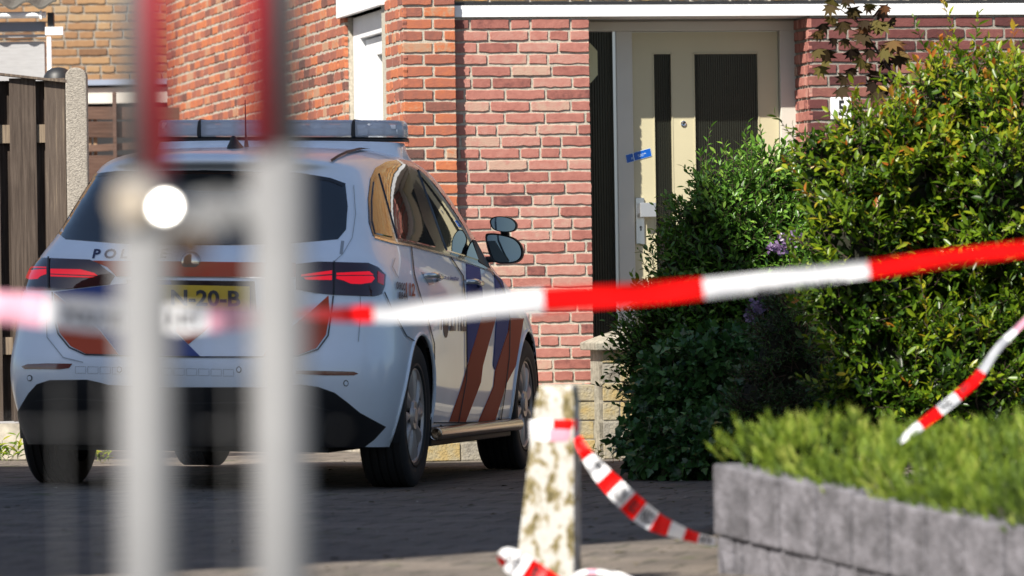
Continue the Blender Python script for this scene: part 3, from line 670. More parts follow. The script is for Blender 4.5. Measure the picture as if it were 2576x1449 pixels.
# rings of tape round the bollard
def ring(zc, hw, segs, grow, bulge, tl, root):
    mb = MB(); n = 48; k = zc / bt.z; c_ = Vector((bb.x, BZ, 0)).lerp(Vector((bt.x, BZ + .02, bt.z)), k)
    wd = (.178 + (.112 - .178) * k) / 2 + grow; dp = (.15 - .04 * k) / 2 + grow; vs = []
    for i in range(n):
        a = math.tau * i / n; ca, sa = math.cos(a), math.sin(a)
        q = (abs(ca) ** 5 + abs(sa) ** 5) ** -.2; x = ca * q * wd; y = sa * q * dp
        if ca < -.3: x -= bulge * (-ca - .3)
        x2 = x * math.cos(R(-9)) - y * math.sin(R(-9)); y2 = x * math.sin(R(-9)) + y * math.cos(R(-9))
        for w_ in (-1, 0, 1): vs.append((c_.x + x2, c_.y + y2 * (1.03 if w_ == 0 else 1), zc + hw * w_ * (1 - (bulge * 26) * max(0, -ca - .4)) + tl * x))
    fs = []; ms = []
    for i in range(n):
        j = (i + 1) % n; a = math.degrees(math.tau * (i + .5) / n)
        m_ = 0
        for (a0, a1, mm) in segs:
            if a0 <= a < a1: m_ = mm
        for w_ in (0, 1): fs.append((i * 3 + w_, j * 3 + w_, j * 3 + w_ + 1, i * 3 + w_ + 1)); ms.append(m_)
    mb.v = vs; mb.f = fs; mb.t = [0.0] * len(fs); mb.m = ms; return mb
zr1 = P(1420, 1068, BZ).z; zr2 = P(1420, 1093, BZ).z
ro = empty('bollard_tape', (bb.x, BZ, zr1), 0, 'two turns of white, red and pink tape wrapped round the bollard below its top', 'barrier tape', GT)
part_at(ring(zr1, .016, [(268, 345, 1)], .005, .014, -.02, ro), 'tape_turn', TM, ro, smooth=True)
part_at(ring(zr2, .019, [(262, 350, 2)], .003, .010, .0, ro), 'tape_turn', TM, ro, smooth=True)

# ================================================================= FENCE POSTS CLOSE TO THE CAMERA
KZ = 5.2
bf = empty('temporary_fence', (P(540, 900, KZ).x, KZ, 0), 0, 'out of focus galvanised fence uprights with red bands close to the camera', 'barrier')
GALV = mat('galvanised_white_tube', (.165, .167, .172), .55, spec=.3, noise=.05, nscale=30)
REDB = mat('red_reflective_band', (.50, .03, .05), .55)
def up(px, py, r_px, y0, y1, m, name, dz=0, parent=None):
    c_ = P(px, py, KZ + dz); z0 = P(px, y1, KZ).z if y1 < 3000 else .02; z1 = P(px, y0, KZ).z
    mb = MB(); mb.tube([(c_.x, KZ + dz, z0), (c_.x, KZ + dz, z1)], r_px / 2752 * 1, 20)
    return part_at(mb, name, m, bf, smooth=True)
up(351, 200, 46, -900, 470, GALV, 'fence_upright'); up(714, 200, 42, -900, 470, GALV, 'fence_upright')
up(398, 200, 31, -900, 432, REDB, 'red_band', dz=-.022); up(654, 200, 31, -900, 372, REDB, 'red_band', dz=-.022)
up(373, 1300, 72, 440, 9999, GALV, 'fence_leg'); up(709, 1300, 72, 380, 9999, GALV, 'fence_leg')
mb = MB(); a = P(330, 560, KZ); c_ = P(700, 480, KZ); mb.box(a.x, c_.x, KZ + .0, KZ + .028, P(540, 590, KZ).z, P(540, 490, KZ).z); part_at(mb, 'coupler_plate', mat('dull_zinc', (.26, .27, .28), .5, metal=.2), bf, bevel=.004)
mb = MB(); a = P(480, 620, KZ); mb.tube([(a.x, KZ - .02, a.z), (a.x, KZ + .02, a.z)], .016, 16); part_at(mb, 'coupler_hook', mat('rusty_bolt', (.10, .06, .035), .8), bf)
mb = MB(); a = P(335, 510, KZ); mb.tube([(a.x, KZ - .035, a.z), (a.x, KZ + .0, a.z)], .019, 20); part_at(mb, 'coupler_clamp', mat('cream_zinc', (.36, .31, .25), .5), bf)
mb = MB(); a = P(550, 535, KZ); mb.tube([(a.x, KZ - .03, a.z), (a.x, KZ + .0, a.z)], .019, 20); part_at(mb, 'coupler_clamp', GALV, bf)
# polished domed bolt that catches the sun
bc = P(415, 520, KZ - .05); hv = ((CAMP - bc).normalized() + SDIR).normalized()
mb = MB(); Rc = .085; rc = .0085; qz = hv; qa = qz.orthogonal().normalized(); qb = qz.cross(qa); vs = [bc]; n = 24
for j in range(1, 7):
    r_ = rc * j / 6; dz = -(Rc - math.sqrt(Rc * Rc - r_ * r_))
    for i in range(n): vs.append(bc + qz * dz + (qa * math.cos(i * math.tau / n) + qb * math.sin(i * math.tau / n)) * r_)
for i in range(n): vs.append(bc - qz * .03 + (qa * math.cos(i * math.tau / n) + qb * math.sin(i * math.tau / n)) * rc)
fs = [(0, 1 + i, 1 + (i + 1) % n) for i in range(n)]
for j in range(6): fs += [(1 + j * n + i, 1 + (j + 1) * n + i, 1 + (j + 1) * n + (i + 1) % n, 1 + j * n + (i + 1) % n) for i in range(n)]
mb.add(vs, fs); part_at(mb, 'coupler_bolt', mat('polished_bolt', (.9, .9, .88), .16, metal=1), bf, smooth=True)
for px in (470, 575, 150, 262): 
    c_ = P(px, 900, KZ + .02); mb = MB(); mb.tube([(c_.x, KZ + .02, .1), (c_.x, KZ + .02, P(px, 640 if 300 < px < 700 else 940, KZ).z)], .0011, 8); part_at(mb, 'mesh_wire', GALV, bf)
mb = MB(); a = P(-200, 1075, KZ); c_ = P(860, 1082, KZ); mb.tube([(a.x, KZ + .024, a.z), (c_.x, KZ + .024, c_.z)], .0007, 8); part_at(mb, 'mesh_wire', GALV, bf)
mb = MB(); a = P(540, 900, KZ); mb.box(a.x - .38, a.x + .38, KZ - .12, KZ + .12, 0, .13); part_at(mb, 'fence_foot', M['concrete'], bf, bevel=.02)

# ================================================================= POLICE CAR (own frame: x right, y forward, z up, origin under the rear bumper)
YAW = R(-10.7); TILT = R(1.25)
CR = Matrix.Rotation(YAW, 3, 'Z') @ Matrix.Rotation(TILT, 3, 'Y')
_w = P(1043, 1225, 25.9); CO = Vector((_w.x, _w.y, _w.z)) - CR @ Vector((.88, .86, 0))
car = empty('police_car', CO, 0, 'white police car with red and blue stripes and a roof light bar, seen from behind', 'car')
car.rotation_euler = CR.to_euler()
CI = CR.transposed()
PAINT = mat('white_car_paint', (.78, .87, .98), .30, coat=.5, spec=.5, noise=.06, nscale=3)
TRIM = mat('gloss_black_trim', (.012, .012, .014), .12, coat=.6)
PLAST = mat('matt_black_plastic', (.010, .011, .013), .55)
GLASS = mat('tinted_car_glass', (.006, .009, .012), .015, spec=.9, coat=.6)
RED = mat('red_reflective_stripe', (.52, .085, .040), .6, spec=.2)
BLUE = mat('blue_reflective_stripe', (.050, .085, .28), .6, spec=.2)
SEAM = mat('panel_gap', (.03, .035, .045), .7)
# control net, right half: rows from the sill up, columns from rear centre round to front centre
rows = [
 [(0,.13,.20),(.45,.14,.20),(.70,.18,.20),(.84,.42,.19),(.85,.86,.19),(.85,1.6,.20),(.85,2.4,.20),(.85,3.05,.20),(.85,3.6,.2),(.80,4.1,.2),(.55,4.3,.2),(0,4.36,.2)],
 [(0,.05,.30),(.45,.06,.30),(.74,.13,.30),(.885,.40,.30),(.895,.86,.30),(.875,1.6,.30),(.875,2.4,.30),(.875,3.05,.30),(.895,3.6,.30),(.84,4.14,.30),(.58,4.36,.30),(0,4.42,.30)],
 [(0,.0,.46),(.47,.005,.46),(.79,.09,.46),(.915,.36,.46),(.915,.86,.46),(.885,1.6,.46),(.885,2.4,.46),(.885,3.05,.46),(.910,3.6,.46),(.86,4.16,.46),(.6,4.39,.46),(0,4.44,.46)],
 [(0,-.005,.58),(.47,.00,.58),(.79,.09,.58),(.915,.36,.58),(.920,.86,.58),(.890,1.6,.58),(.888,2.4,.58),(.888,3.05,.58),(.912,3.6,.58),(.86,4.14,.58),(.6,4.38,.58),(0,4.43,.58)],
 [(0,.055,.66),(.46,.06,.66),(.76,.13,.67),(.898,.38,.68),(.912,.86,.70),(.893,1.6,.68),(.892,2.4,.68),(.892,3.05,.68),(.908,3.6,.70),(.85,4.10,.68),(.6,4.34,.68),(0,4.40,.68)],
 [(0,.09,.82),(.46,.10,.82),(.74,.16,.83),(.880,.38,.84),(.900,.86,.84),(.898,1.6,.83),(.896,2.4,.82),(.893,3.05,.81),(.888,3.6,.80),(.82,4.02,.77),(.58,4.25,.75),(0,4.33,.74)],
 [(0,.13,.95),(.45,.14,.95),(.71,.21,.96),(.845,.42,.97),(.878,.86,.97),(.885,1.6,.96),(.884,2.4,.94),(.880,3.05,.91),(.855,3.5,.885),(.76,3.92,.84),(.5,4.10,.82),(0,4.18,.81)],
 [(0,.20,1.06),(.43,.21,1.06),(.665,.29,1.06),(.785,.48,1.07),(.825,.86,1.07),(.835,1.6,1.06),(.833,2.4,1.035),(.828,3.05,.995),(.79,3.42,.95),(.64,3.72,.92),(.4,3.85,.92),(0,3.90,.92)],
 [(0,.33,1.13),(.42,.34,1.13),(.63,.41,1.13),(.745,.58,1.14),(.785,.90,1.14),(.80,1.6,1.13),(.80,2.4,1.10),(.79,3.0,1.06),(.745,3.28,1.04),(.60,3.50,1.01),(.38,3.62,1.01),(0,3.68,1.0)],
 [(0,.50,1.31),(.40,.51,1.31),(.585,.57,1.31),(.685,.74,1.31),(.715,1.02,1.32),(.74,1.6,1.31),(.74,2.25,1.30),(.715,2.72,1.28),(.665,2.97,1.26),(.54,3.14,1.25),(.35,3.23,1.24),(0,3.28,1.24)],
 [(0,.66,1.44),(.37,.67,1.44),(.545,.72,1.44),(.635,.88,1.44),(.66,1.12,1.455),(.675,1.6,1.465),(.675,2.1,1.455),(.65,2.5,1.43),(.60,2.72,1.41),(.50,2.84,1.40),(.32,2.91,1.39),(0,2.95,1.39)],
 [(0,.52,1.455),(.36,.56,1.455),(.53,.70,1.455),(.61,.90,1.465),(.635,1.14,1.485),(.65,1.6,1.50),(.645,2.1,1.49),(.62,2.42,1.465),(.57,2.60,1.445),(.48,2.70,1.435),(.31,2.76,1.43),(0,2.80,1.43)],
 [(0,.54,1.505),(.35,.58,1.50),(.49,.72,1.49),(.555,.92,1.50),(.585,1.16,1.52),(.60,1.6,1.54),(.59,2.08,1.53),(.56,2.35,1.505),(.52,2.47,1.49),(.44,2.54,1.485),(.28,2.60,1.485),(0,2.63,1.485)],
 [(0,.75,1.53),(.25,.78,1.53),(.33,.86,1.53),(.38,1.0,1.54),(.40,1.2,1.555),(.41,1.6,1.572),(.40,2.05,1.565),(.38,2.25,1.55),(.35,2.33,1.54),(.30,2.38,1.535),(.2,2.42,1.535),(0,2.44,1.535)],
]
nc = len(rows[0]); V_ = []; id_ = {}
for i, rw in enumerate(rows):
    for j, p in enumerate(rw):
        id_[(i, j, 1)] = len(V_); V_.append(p)
        if p[0] == 0: id_[(i, j, -1)] = id_[(i, j, 1)]
        else: id_[(i, j, -1)] = len(V_); V_.append((-p[0], p[1], p[2]))
Fc = []
for i in range(len(rows) - 1):
    for j in range(nc - 1):
        q = [id_[(i, j, 1)], id_[(i, j + 1, 1)], id_[(i + 1, j + 1, 1)], id_[(i + 1, j, 1)]]; Fc.append(tuple(q))
        q = [id_[(i, j, -1)], id_[(i + 1, j, -1)], id_[(i + 1, j + 1, -1)], id_[(i, j + 1, -1)]]; Fc.append(tuple(q))
t_ = len(rows) - 1
for j in range(nc - 1):
    a, b_, c_, d_ = id_[(t_, j, 1)], id_[(t_, j + 1, 1)], id_[(t_, j + 1, -1)], id_[(t_, j, -1)]
    Fc.append(tuple(dict.fromkeys((a, b_, c_, d_))))
me = bpy.data.meshes.new('net'); me.from_pydata(V_, [], Fc)
ob = bpy.data.objects.new('net', me); C.objects.link(ob)
md = ob.modifiers.new('s', 'SUBSURF'); md.levels = 3; md.render_levels = 3
dg = bpy.context.evaluated_depsgraph_get(); bme = bpy.data.meshes.new_from_object(ob.evaluated_get(dg)); bpy.data.objects.remove(ob)
bm = bmesh.new(); bm.from_mesh(bme); bpy.data.meshes.remove(bme)
# refine round the wheel openings, then cut them
AX = ((.86, .332), (3.59, .332)); RA = .362
def near(v): return abs(v.co.x) > .55 and any(abs(math.hypot(v.co.y - y, v.co.z - z) - RA) < .10 for y, z in AX)
es = [e for e in bm.edges if near(e.verts[0]) and near(e.verts[1])]
bmesh.ops.subdivide_edges(bm, edges=es, cuts=2, use_grid_fill=True)
bmesh.ops.triangulate(bm, faces=[f for f in bm.faces if len(f.verts) > 4])
def inr(v, k=1): return abs(v.co.x) > .55 and any(math.hypot(v.co.y - y, v.co.z - z) < RA * k for y, z in AX)
bmesh.ops.delete(bm, geom=[f for f in bm.faces if all(inr(v) for v in f.verts)], context='FACES')
for v in bm.verts:
    if inr(v) and v.is_boundary:
        for y, z in AX:
            d = Vector((v.co.y - y, v.co.z - z))
            if d.length < RA: d = d.normalized() * RA; v.co.y = y + d.x; v.co.z = z + d.y
bmesh.ops.delete(bm, geom=[v for v in bm.verts if not v.link_faces], context='VERTS')
bmesh.ops.recalc_face_normals(bm, faces=bm.faces)
for f in bm.faces: f.smooth = True
bvh = BVHTree.FromBMesh(bm)
cx_ = sum((f.normal.dot(f.calc_center_median() - Vector((0, 2.2, .8))) for f in bm.faces))
bme = bpy.data.meshes.new('car_body'); bm.to_mesh(bme); bm.free()
body = link('car_body', bme, PAINT, car); body.data.update()
# rounded lips and liners of the wheel openings
for (y, z) in AX:
    for sx in (-1, 1):
        lp = MB(); pts = []
        for k in range(0, 37):
            a = R(-25 + 230 * k / 36); pts.append((y + math.cos(a) * (RA + .004), z + math.sin(a) * (RA + .004)))
        path = []
        for (yy, zz) in pts:
            if zz < .19: continue
            h = bvh.ray_cast(Vector((sx * 1.5, yy + (yy - y) * .03, zz + (zz - z) * .03)), Vector((-sx, 0, 0)))
            if h[0]: path.append(Vector((h[0].x, yy, zz)))
        lp.tube(path, .009, 8); lp.build('arch_lip', PAINT, car, smooth=True)
        ln = MB(); n = 24; vs = []
        for k in range(n + 1):
            a = R(-20 + 220 * k / n)
            for xx in (.885, .60): vs.append((sx * xx, y + math.cos(a) * (RA - .004), z + math.sin(a) * (RA - .004)))
        ln.add(vs, [(2 * k, 2 * k + 1, 2 * k + 3, 2 * k + 2) for k in range(n)]); ln.build('arch_liner', PLAST, car)
mb = MB(); mb.box(-.62, .62, .22, 4.15, .17, .60); mb.box(-.80, .80, 1.28, 3.20, .185, .40); mb.build('underbody', PLAST, car)
for sx in (-1, 1):
    mb = MB(); mb.box(sx * .866 - .012, sx * .866 + .012, 1.24, 3.22, .175, .262); mb.build('sill_panel', PLAST, car, bevel=.006)

_bp = [tuple(p.vertices) for p in bme.polygons]; _bn = [v.normal.copy() for v in bme.vertices]; _bc = [v.co.copy() for v in bme.vertices]
def snorm(p, i, fn):
    w_ = Vector()
    for k in _bp[i]: w_ += _bn[k] * (1 / ((_bc[k] - p).length + 1e-4))
    w_.normalize(); return w_ if w_.dot(fn) > 0 else -w_
def cray(px, py):
    o = CI @ (CAMP - CO); d = (CI @ ray(px, py)).normalized(); return o, d
def hit(px, py):
    o, d = cray(px, py); h = bvh.ray_cast(o, d)
    if h[0] is not None and h[3] < 32: return h[0], snorm(h[0], h[2], h[1] if h[1].dot(d) < 0 else -h[1])
    best = None
    for k in range(240):
        q = o + d * (24.5 + k * .025); n_ = bvh.find_nearest(q)
        if n_[0] is not None and (best is None or n_[3] < best[2]): best = (n_[0], snorm(n_[0], n_[2], n_[1]), n_[3])
    n = best[1]
    return best[0], n
def dens(poly, h, closed=True):
    out = []; n = len(poly)
    for i in range(n if closed else n - 1):
        a, b = poly[i], poly[(i + 1) % n]; k = max(1, int(math.hypot(b[0] - a[0], b[1] - a[1]) / h))
        out += [(a[0] + (b[0] - a[0]) * j / k, a[1] + (b[1] - a[1]) * j / k) for j in range(k)]
    if not closed: out.append(poly[-1])
    return out
def smooth_poly(poly, n=6):
    N = len(poly); out = []
    for i in range(N):
        p0, p1, p2, p3 = poly[i - 1], poly[i], poly[(i + 1) % N], poly[(i + 2) % N]
        for k in range(n):
            u = k / n; out.append(tuple(.5 * ((2 * b) + (-a + c) * u + (2 * a - 5 * b + 4 * c - d) * u * u + (-a + 3 * b - 3 * c + d) * u ** 3) for a, b, c, d in zip(p0, p1, p2, p3)))
    return out
def patch(name, poly, m, off=.004, parent=None, h=9, skirt=True, sm=False, bulge=0):
    """a thin panel lying on the bodywork, bounded by the outline seen in the photograph"""
    if sm: poly = smooth_poly(poly)
    bd = dens(poly, h); n = len(bd); x0, x1 = min(p[0] for p in bd), max(p[0] for p in bd); y0, y1 = min(p[1] for p in bd), max(p[1] for p in bd)
    pts = [Vector(p) for p in bd]; hx, hy = h, h
    y = y0 + hy * .5
    while y < y1:
        x = x0 + hx * .5
        while x < x1: pts.append(Vector((x, y))); x += hx
        y += hy
    r = delaunay_2d_cdt(pts, [(i, (i + 1) % n) for i in range(n)], [list(range(n))], 1, 1e-4)
    vv, ee, ff = r[0], r[1], r[2]
    bset = set()
    cnt = {}
    for f in ff:
        for i in range(len(f)):
            e = tuple(sorted((f[i], f[(i + 1) % len(f)]))); cnt[e] = cnt.get(e, 0) + 1
    used = sorted({i for f in ff for i in f}); mp = {i: k for k, i in enumerate(used)}
    top = []; low = []; nrm_ = []
    for i in used:
        p, nn = hit(vv[i].x, vv[i].y)
        b_ = 0
        if bulge:
            dd = min(math.hypot(vv[i].x - q[0], vv[i].y - q[1]) for q in bd); b_ = bulge * min(1, dd / 12)
        top.append(p + nn * (off + b_)); low.append(p - nn * .004); nrm_.append(nn)
    mb = MB(); N = len(top); fs = [tuple(mp[i] for i in f) for f in ff]
    # outward orientation towards the camera
    o, _ = cray(600, 700)
    def ori(f, vs):
        a, b, c = (Vector(vs[k]) for k in f[:3]); nrm = (b - a).cross(c - a)
        return f if nrm.dot(o - a) > 0 else tuple(reversed(f))
    fs = [ori(f, top) for f in fs]
    if skirt:
        for e, k in cnt.items():
            if k == 1: fs.append((mp[e[0]], mp[e[1]], mp[e[1]] + N, mp[e[0]] + N))
        mb.add(top + low, fs)
    else: mb.add(top, fs)
    o_ = mb.build(name, m, parent or car, smooth=True)
    if len(o_.data.vertices) == 2 * N and skirt: o_.data.normals_split_custom_set_from_vertices([tuple(v) for v in nrm_] * 2)
    return o_
def line(name, pts, wpx, m, off=.0055, parent=None):
    """narrow strip following the bodywork"""
    pts = dens(pts, 8, False); L = []; Rr = []
    for i, p in enumerate(pts):
        a = pts[max(0, i - 1)]; b = pts[min(len(pts) - 1, i + 1)]; d = Vector((b[0] - a[0], b[1] - a[1])).normalized(); nx, ny = -d.y * wpx / 2, d.x * wpx / 2
        q, n = hit(p[0] + nx, p[1] + ny); L.append(q + n * off); q, n = hit(p[0] - nx, p[1] - ny); Rr.append(q + n * off)
    mb = MB(); N = len(L); mb.add(L + Rr, [(i, i + 1, i + 1 + N, i + N) for i in range(N - 1)]); return mb.build(name, m, parent or car, smooth=True)
def lettering(name, s, x0, y0, x1, y1, m, bold=.02, off=.007, slope=0, shear=0, spacing=1, parent=None):
    v, f = text_mesh(s, 1, bold, shear, spacing=spacing); mb = MB()
    def fn(u, w_):
        p, n = hit(x0 + (x1 - x0) * u, y1 + (y0 - y1) * w_ + slope * (x1 - x0) * u); return p + n * off
    quad_map(mb, v, f, (0, 1, 0, 1), fn); return mb.build(name, m, parent or car)
def off_poly(poly, k):
    cx = sum(p[0] for p in poly) / len(poly); cy = sum(p[1] for p in poly) / len(poly); out = []
    n = len(poly)
    for i in range(n):
        a, b, c = Vector(poly[i - 1]), Vector(poly[i]), Vector(poly[(i + 1) % n]); d = (c - a).normalized(); nr = Vector((-d.y, d.x))
        if nr.dot(Vector((cx, cy)) - b) < 0: nr = -nr
        out.append(tuple(b + nr * k))
    return out

# rear window and hatch
mat('retro_edge', (.30, .34, .38), .5)
rw = [(148, 588), (160, 560), (190, 505), (235, 440), (300, 431), (520, 428), (740, 434), (830, 450), (868, 464), (874, 520), (870, 578), (850, 602), (740, 612), (600, 617), (400, 617), (300, 613), (165, 602)]
o_rw = patch('rear_window', rw, GLASS, .003)
patch('window_surround', [(235, 440), (300, 431), (520, 428), (740, 434), (830, 450), (868, 464), (860, 470), (830, 457), (740, 441), (520, 435), (300, 438), (240, 447)], TRIM, .007, o_rw)
line('wiper_blade', [(300, 605), (520, 600)], 7, PLAST, .012, o_rw)
line('hatch_gap', [(133, 735), (135, 790), (147, 840), (175, 875), (215, 893), (350, 897), (500, 899), (650, 899), (750, 897), (800, 880), (825, 845), (833, 790), (838, 745)], 3.6, SEAM)
line('hatch_gap', [(838, 662), (862, 640), (885, 600), (893, 540), (888, 468)], 1.6, bpy.data.materials['retro_edge'])
patch('hatch_stripe', [(232, 657), (745, 662), (745, 697), (292, 695), (270, 672)], RED, .0042, h=6)
patch('hatch_stripe', [(137, 735), (290, 716), (430, 705), (440, 760), (448, 842), (503, 896), (300, 893), (253, 830), (200, 785)], BLUE, .0040, h=6)
patch('hatch_stripe', [(137, 738), (198, 787), (251, 832), (298, 892), (216, 890), (178, 871), (151, 838), (139, 790)], RED, .0042, h=6)
patch('hatch_stripe', [(444, 836), (440, 790), (560, 790), (517, 832), (474, 866)], RED, .0042, h=6)
patch('hatch_stripe', [(826, 744), (775, 790), (700, 850), (660, 896), (748, 894), (796, 876), (820, 842), (829, 790)], RED, .0042, h=6)
line('chrome_strip', [(294, 696), (420, 697), (600, 699), (760, 702)], 3, M['chrome'], .006)
patch('plate_recess', [(318, 704), (640, 708), (646, 795), (322, 790)], TRIM, .003)
pl_ = patch('licence_plate', [(336, 716), (628, 722), (628, 784), (336, 779)], mat('yellow_plate', (.62, .42, .02), .4), .008)
lettering('plate_lettering', 'N-20-B', 432, 730, 606, 770, M['black'], .03, .012, slope=.018, parent=pl_)
lettering('rear_lettering', 'P O L I T I E', 232, 627, 424, 651, mat('navy_letters', (.015, .02, .08), .4), .03, .0025, shear=.2)
mb = MB(); p_, n_ = hit(480, 660); mb.lathe([(-.02, .0), (-.02, .033), (-.012, .045), (.01, .048)], 28, 'Y', off=tuple(p_)); mb.build('rear_badge', M['chrome'], car, smooth=True)
# tail lights
LENS = mat('smoked_red_lens', (.030, .006, .010), .06, coat=1)
GLOW = mat('lit_red_lens', (.45, .002, .006), .15, coat=.6, emit=(1, .0, .012), es=.30)
GLOW2 = mat('dim_red_lens', (.20, .004, .012), .15, coat=1, emit=(1, .01, .03), es=.08)
def taillight(outl, divx, glows):
    o = patch('tail_light', outl, LENS, .006, h=7, bulge=.004)
    for (pl, m_) in glows: patch('light_element', pl, m_, .0125, o, h=6)
    ys = [p[1] for p in outl]; line('light_divider', [(divx, min(ys) + 1), (divx, max(ys) - 3)], 4, PLAST, .0135, o)
    return o
taillight([(66, 652), (85, 649), (125, 651), (227, 655), (250, 665), (268, 680), (289, 695), (276, 716), (200, 725), (133, 731), (50, 730), (55, 690)], 126,
          [([(64, 684), (120, 680), (120, 692), (106, 697), (98, 704), (78, 705), (64, 698)], GLOW), ([(66, 673), (120, 675), (120, 677), (66, 676)], GLOW),
           ([(131, 680), (205, 681), (240, 690), (247, 696), (131, 691)], GLOW), ([(131, 694), (240, 699), (230, 701), (131, 698)], GLOW)])
taillight([(745, 666), (800, 660), (925, 663), (950, 674), (968, 692), (966, 720), (958, 741), (940, 746), (880, 744), (838, 742), (790, 737), (745, 728)], 839,
          [([(758, 694), (834, 684), (834, 692), (758, 698)], GLOW), ([(765, 701), (834, 696), (834, 707), (770, 706)], GLOW),
           ([(845, 690), (925, 686), (935, 694), (845, 695)], GLOW), ([(845, 698), (934, 697), (938, 704), (930, 713), (905, 717), (880, 716), (862, 708), (845, 704)], GLOW), ([(946, 685), (962, 694), (960, 718), (946, 712)], GLOW2)])
# bumper
patch('rear_valance', [(38, 1060), (42, 1043), (56, 1018), (73, 989), (94, 966), (125, 956), (219, 955), (250, 962), (271, 968), (420, 974), (680, 974), (755, 967), (800, 973), (842, 988), (875, 1013), (905, 1038), (938, 1056), (969, 1073), (940, 1105), (900, 1135), (500, 1140), (60, 1135), (38, 1110)], mat('textured_bumper_plastic', (.012, .013, .016), .38, bump=.0005, bscale=300), .005, h=8, bulge=.006)
line('valance_crease', [(95, 1006), (160, 1000), (300, 1008), (500, 1012), (740, 1008), (830, 1030)], 2.5, mat('dark_grey_edge', (.03, .032, .036), .4), .013)
REFL = mat('dark_red_reflector', (.12, .008, .012), .2, coat=1)
patch('reflector', [(55, 922), (70, 916), (120, 914), (182, 915), (174, 926), (150, 929), (62, 928)], REFL, .003, h=6)
patch('reflector', [(745, 932), (820, 933), (890, 935), (901, 940), (890, 944), (820, 944), (745, 941)], REFL, .003, h=6)
for (px, py) in ((75, 951), (601, 930), (870, 964), (300, 930)):
    pt_ = [(px + 6.5 * math.cos(a * math.tau / 14), py + 8 * math.sin(a * math.tau / 14)) for a in range(14)]
    so = patch('parking_sensor', pt_, SEAM, .002, h=20); patch('sensor_face', [(px + (x - px) * .72, py + (y - py) * .72) for x, y in pt_], PAINT, .0035, so, h=20)
for (x0, y0, x1, y1) in [(190 + 31 * k, 922 + .6 * k, 216 + 31 * k, 939 + .6 * k) for k in range(13)]:
    line('retro_tape', [(x0, y0), (x1, y0 + .5), (x1, y1), (x0, y1), (x0, y0)], 1.0, mat('retro_edge', (.30, .34, .38), .5) if 'retro_edge' not in bpy.data.materials else bpy.data.materials['retro_edge'], .0015)
line('bumper_crease', [(133, 745), (118, 800), (120, 850), (160, 900), (210, 912)], 2, bpy.data.materials['retro_edge'])
line('tow_cover_gap', [(905, 745), (905, 800), (900, 860)], 1.8, bpy.data.materials['retro_edge'])
line('bumper_gap', [(965, 735), (985, 780), (1020, 845), (1040, 858)], 2.6, SEAM)
line('tailgate_tape', [(862, 606), (858, 640)], 8, bpy.data.materials['retro_edge'], .001)
# side windows
dlo = [(938, 594), (927, 560), (925, 500), (931, 450), (944, 423), (970, 408), (1006, 402), (1032, 407), (1064, 428), (1097, 460), (1129, 499), (1161, 548), (1192, 598), (1221, 652), (1236, 679), (1213, 670), (1129, 641), (1032, 616), (986, 608)]
TR2 = mat('window_trim', (.05, .045, .04), .15, coat=.6)
o_s = patch('window_surround', dlo, TR2, .004, h=5)
patch('side_window', [(941, 588), (934, 556), (933, 505), (938, 458), (943, 445), (985, 598)], GLASS, .009, h=4)
patch('side_window', [(951, 437), (974, 421), (1006, 415), (1019, 416), (1062, 560), (1092, 622), (1036, 609), (997, 600)], GLASS, .009, h=4)
patch('side_window', [(1049, 428), (1062, 439), (1092, 468), (1122, 505), (1152, 552), (1180, 602), (1200, 655), (1160, 642), (1122, 631), (1110, 600)], GLASS, .009, h=4)
line('belt_trim', [(940, 598), (986, 611), (1032, 619), (1129, 644), (1213, 673), (1238, 683)], 5, mat('satin_trim', (.6, .58, .55), .2, metal=1), .007)
# body gaps
line('door_gap', [(1033, 620), (1040, 690), (1052, 734), (1075, 806), (1090, 864), (1091, 929), (1078, 1062)], 2.6, SEAM)
line('door_gap', [(1130, 645), (1163, 695), (1171, 793), (1172, 929), (1171, 955), (1151, 1062)], 2.6, SEAM)
line('door_gap', [(1236, 684), (1255, 712), (1276, 760), (1281, 810), (1279, 896), (1270, 974), (1257, 1062)], 2.4, SEAM)
line('fuel_flap', [(1000, 700), (985, 672), (992, 650)], 1.6, bpy.data.materials['retro_edge'])
line('sill_gap', [(1080, 1063), (1150, 1063), (1256, 1061)], 3, SEAM)
# stripes on the doors
patch('door_stripe', [(1172, 664), (1206, 675), (1213, 740), (1210, 797), (1195, 850), (1175, 912), (1174, 796)], BLUE, .0040, h=6)
patch('door_stripe', [(1211, 797), (1247, 797), (1229, 860), (1213, 920), (1208, 962), (1170, 1061), (1130, 1060), (1162, 968), (1177, 915)], RED, .0042, h=6)
patch('door_stripe', [(1243, 691), (1262, 705), (1276, 755), (1280, 797), (1276, 830), (1244, 930), (1240, 920), (1248, 797)], BLUE, .0040, h=6)
patch('door_stripe', [(1278, 832), (1280, 799), (1316, 801), (1296, 920), (1272, 966), (1243, 1061), (1203, 1061), (1241, 972), (1245, 933)], RED, .0042, h=6)
lettering('door_lettering', 'P', 1105, 772, 1113, 830, mat('brown_grey_letters', (.06, .04, .06), .4), .03)
lettering('door_lettering', 'LITIE', 1130, 772, 1169, 832, bpy.data.materials['brown_grey_letters'], .03, slope=.03)
e_ = [(1121 + 7 * math.cos(a * math.tau / 18), 812 + 38 * math.sin(a * math.tau / 18) * (1 if math.sin(a * math.tau / 18) > 0 else 1.25)) for a in range(18)]
eo = patch('door_emblem', e_, bpy.data.materials['brown_grey_letters'], .002, h=12)
patch('emblem_centre', [(1121 + (x - 1121) * .5, 806 + (y - 812) * .35) for x, y in e_], mat('gold_film', (.45, .30, .06), .4), .0035, eo, h=12)
lettering('phone_lettering', '0900', 994, 709, 1017, 728, bpy.data.materials['brown_grey_letters'], .02, slope=.2)
lettering('phone_lettering', '8844', 1000, 734, 1022, 752, bpy.data.materials['brown_grey_letters'], .02, slope=.15)
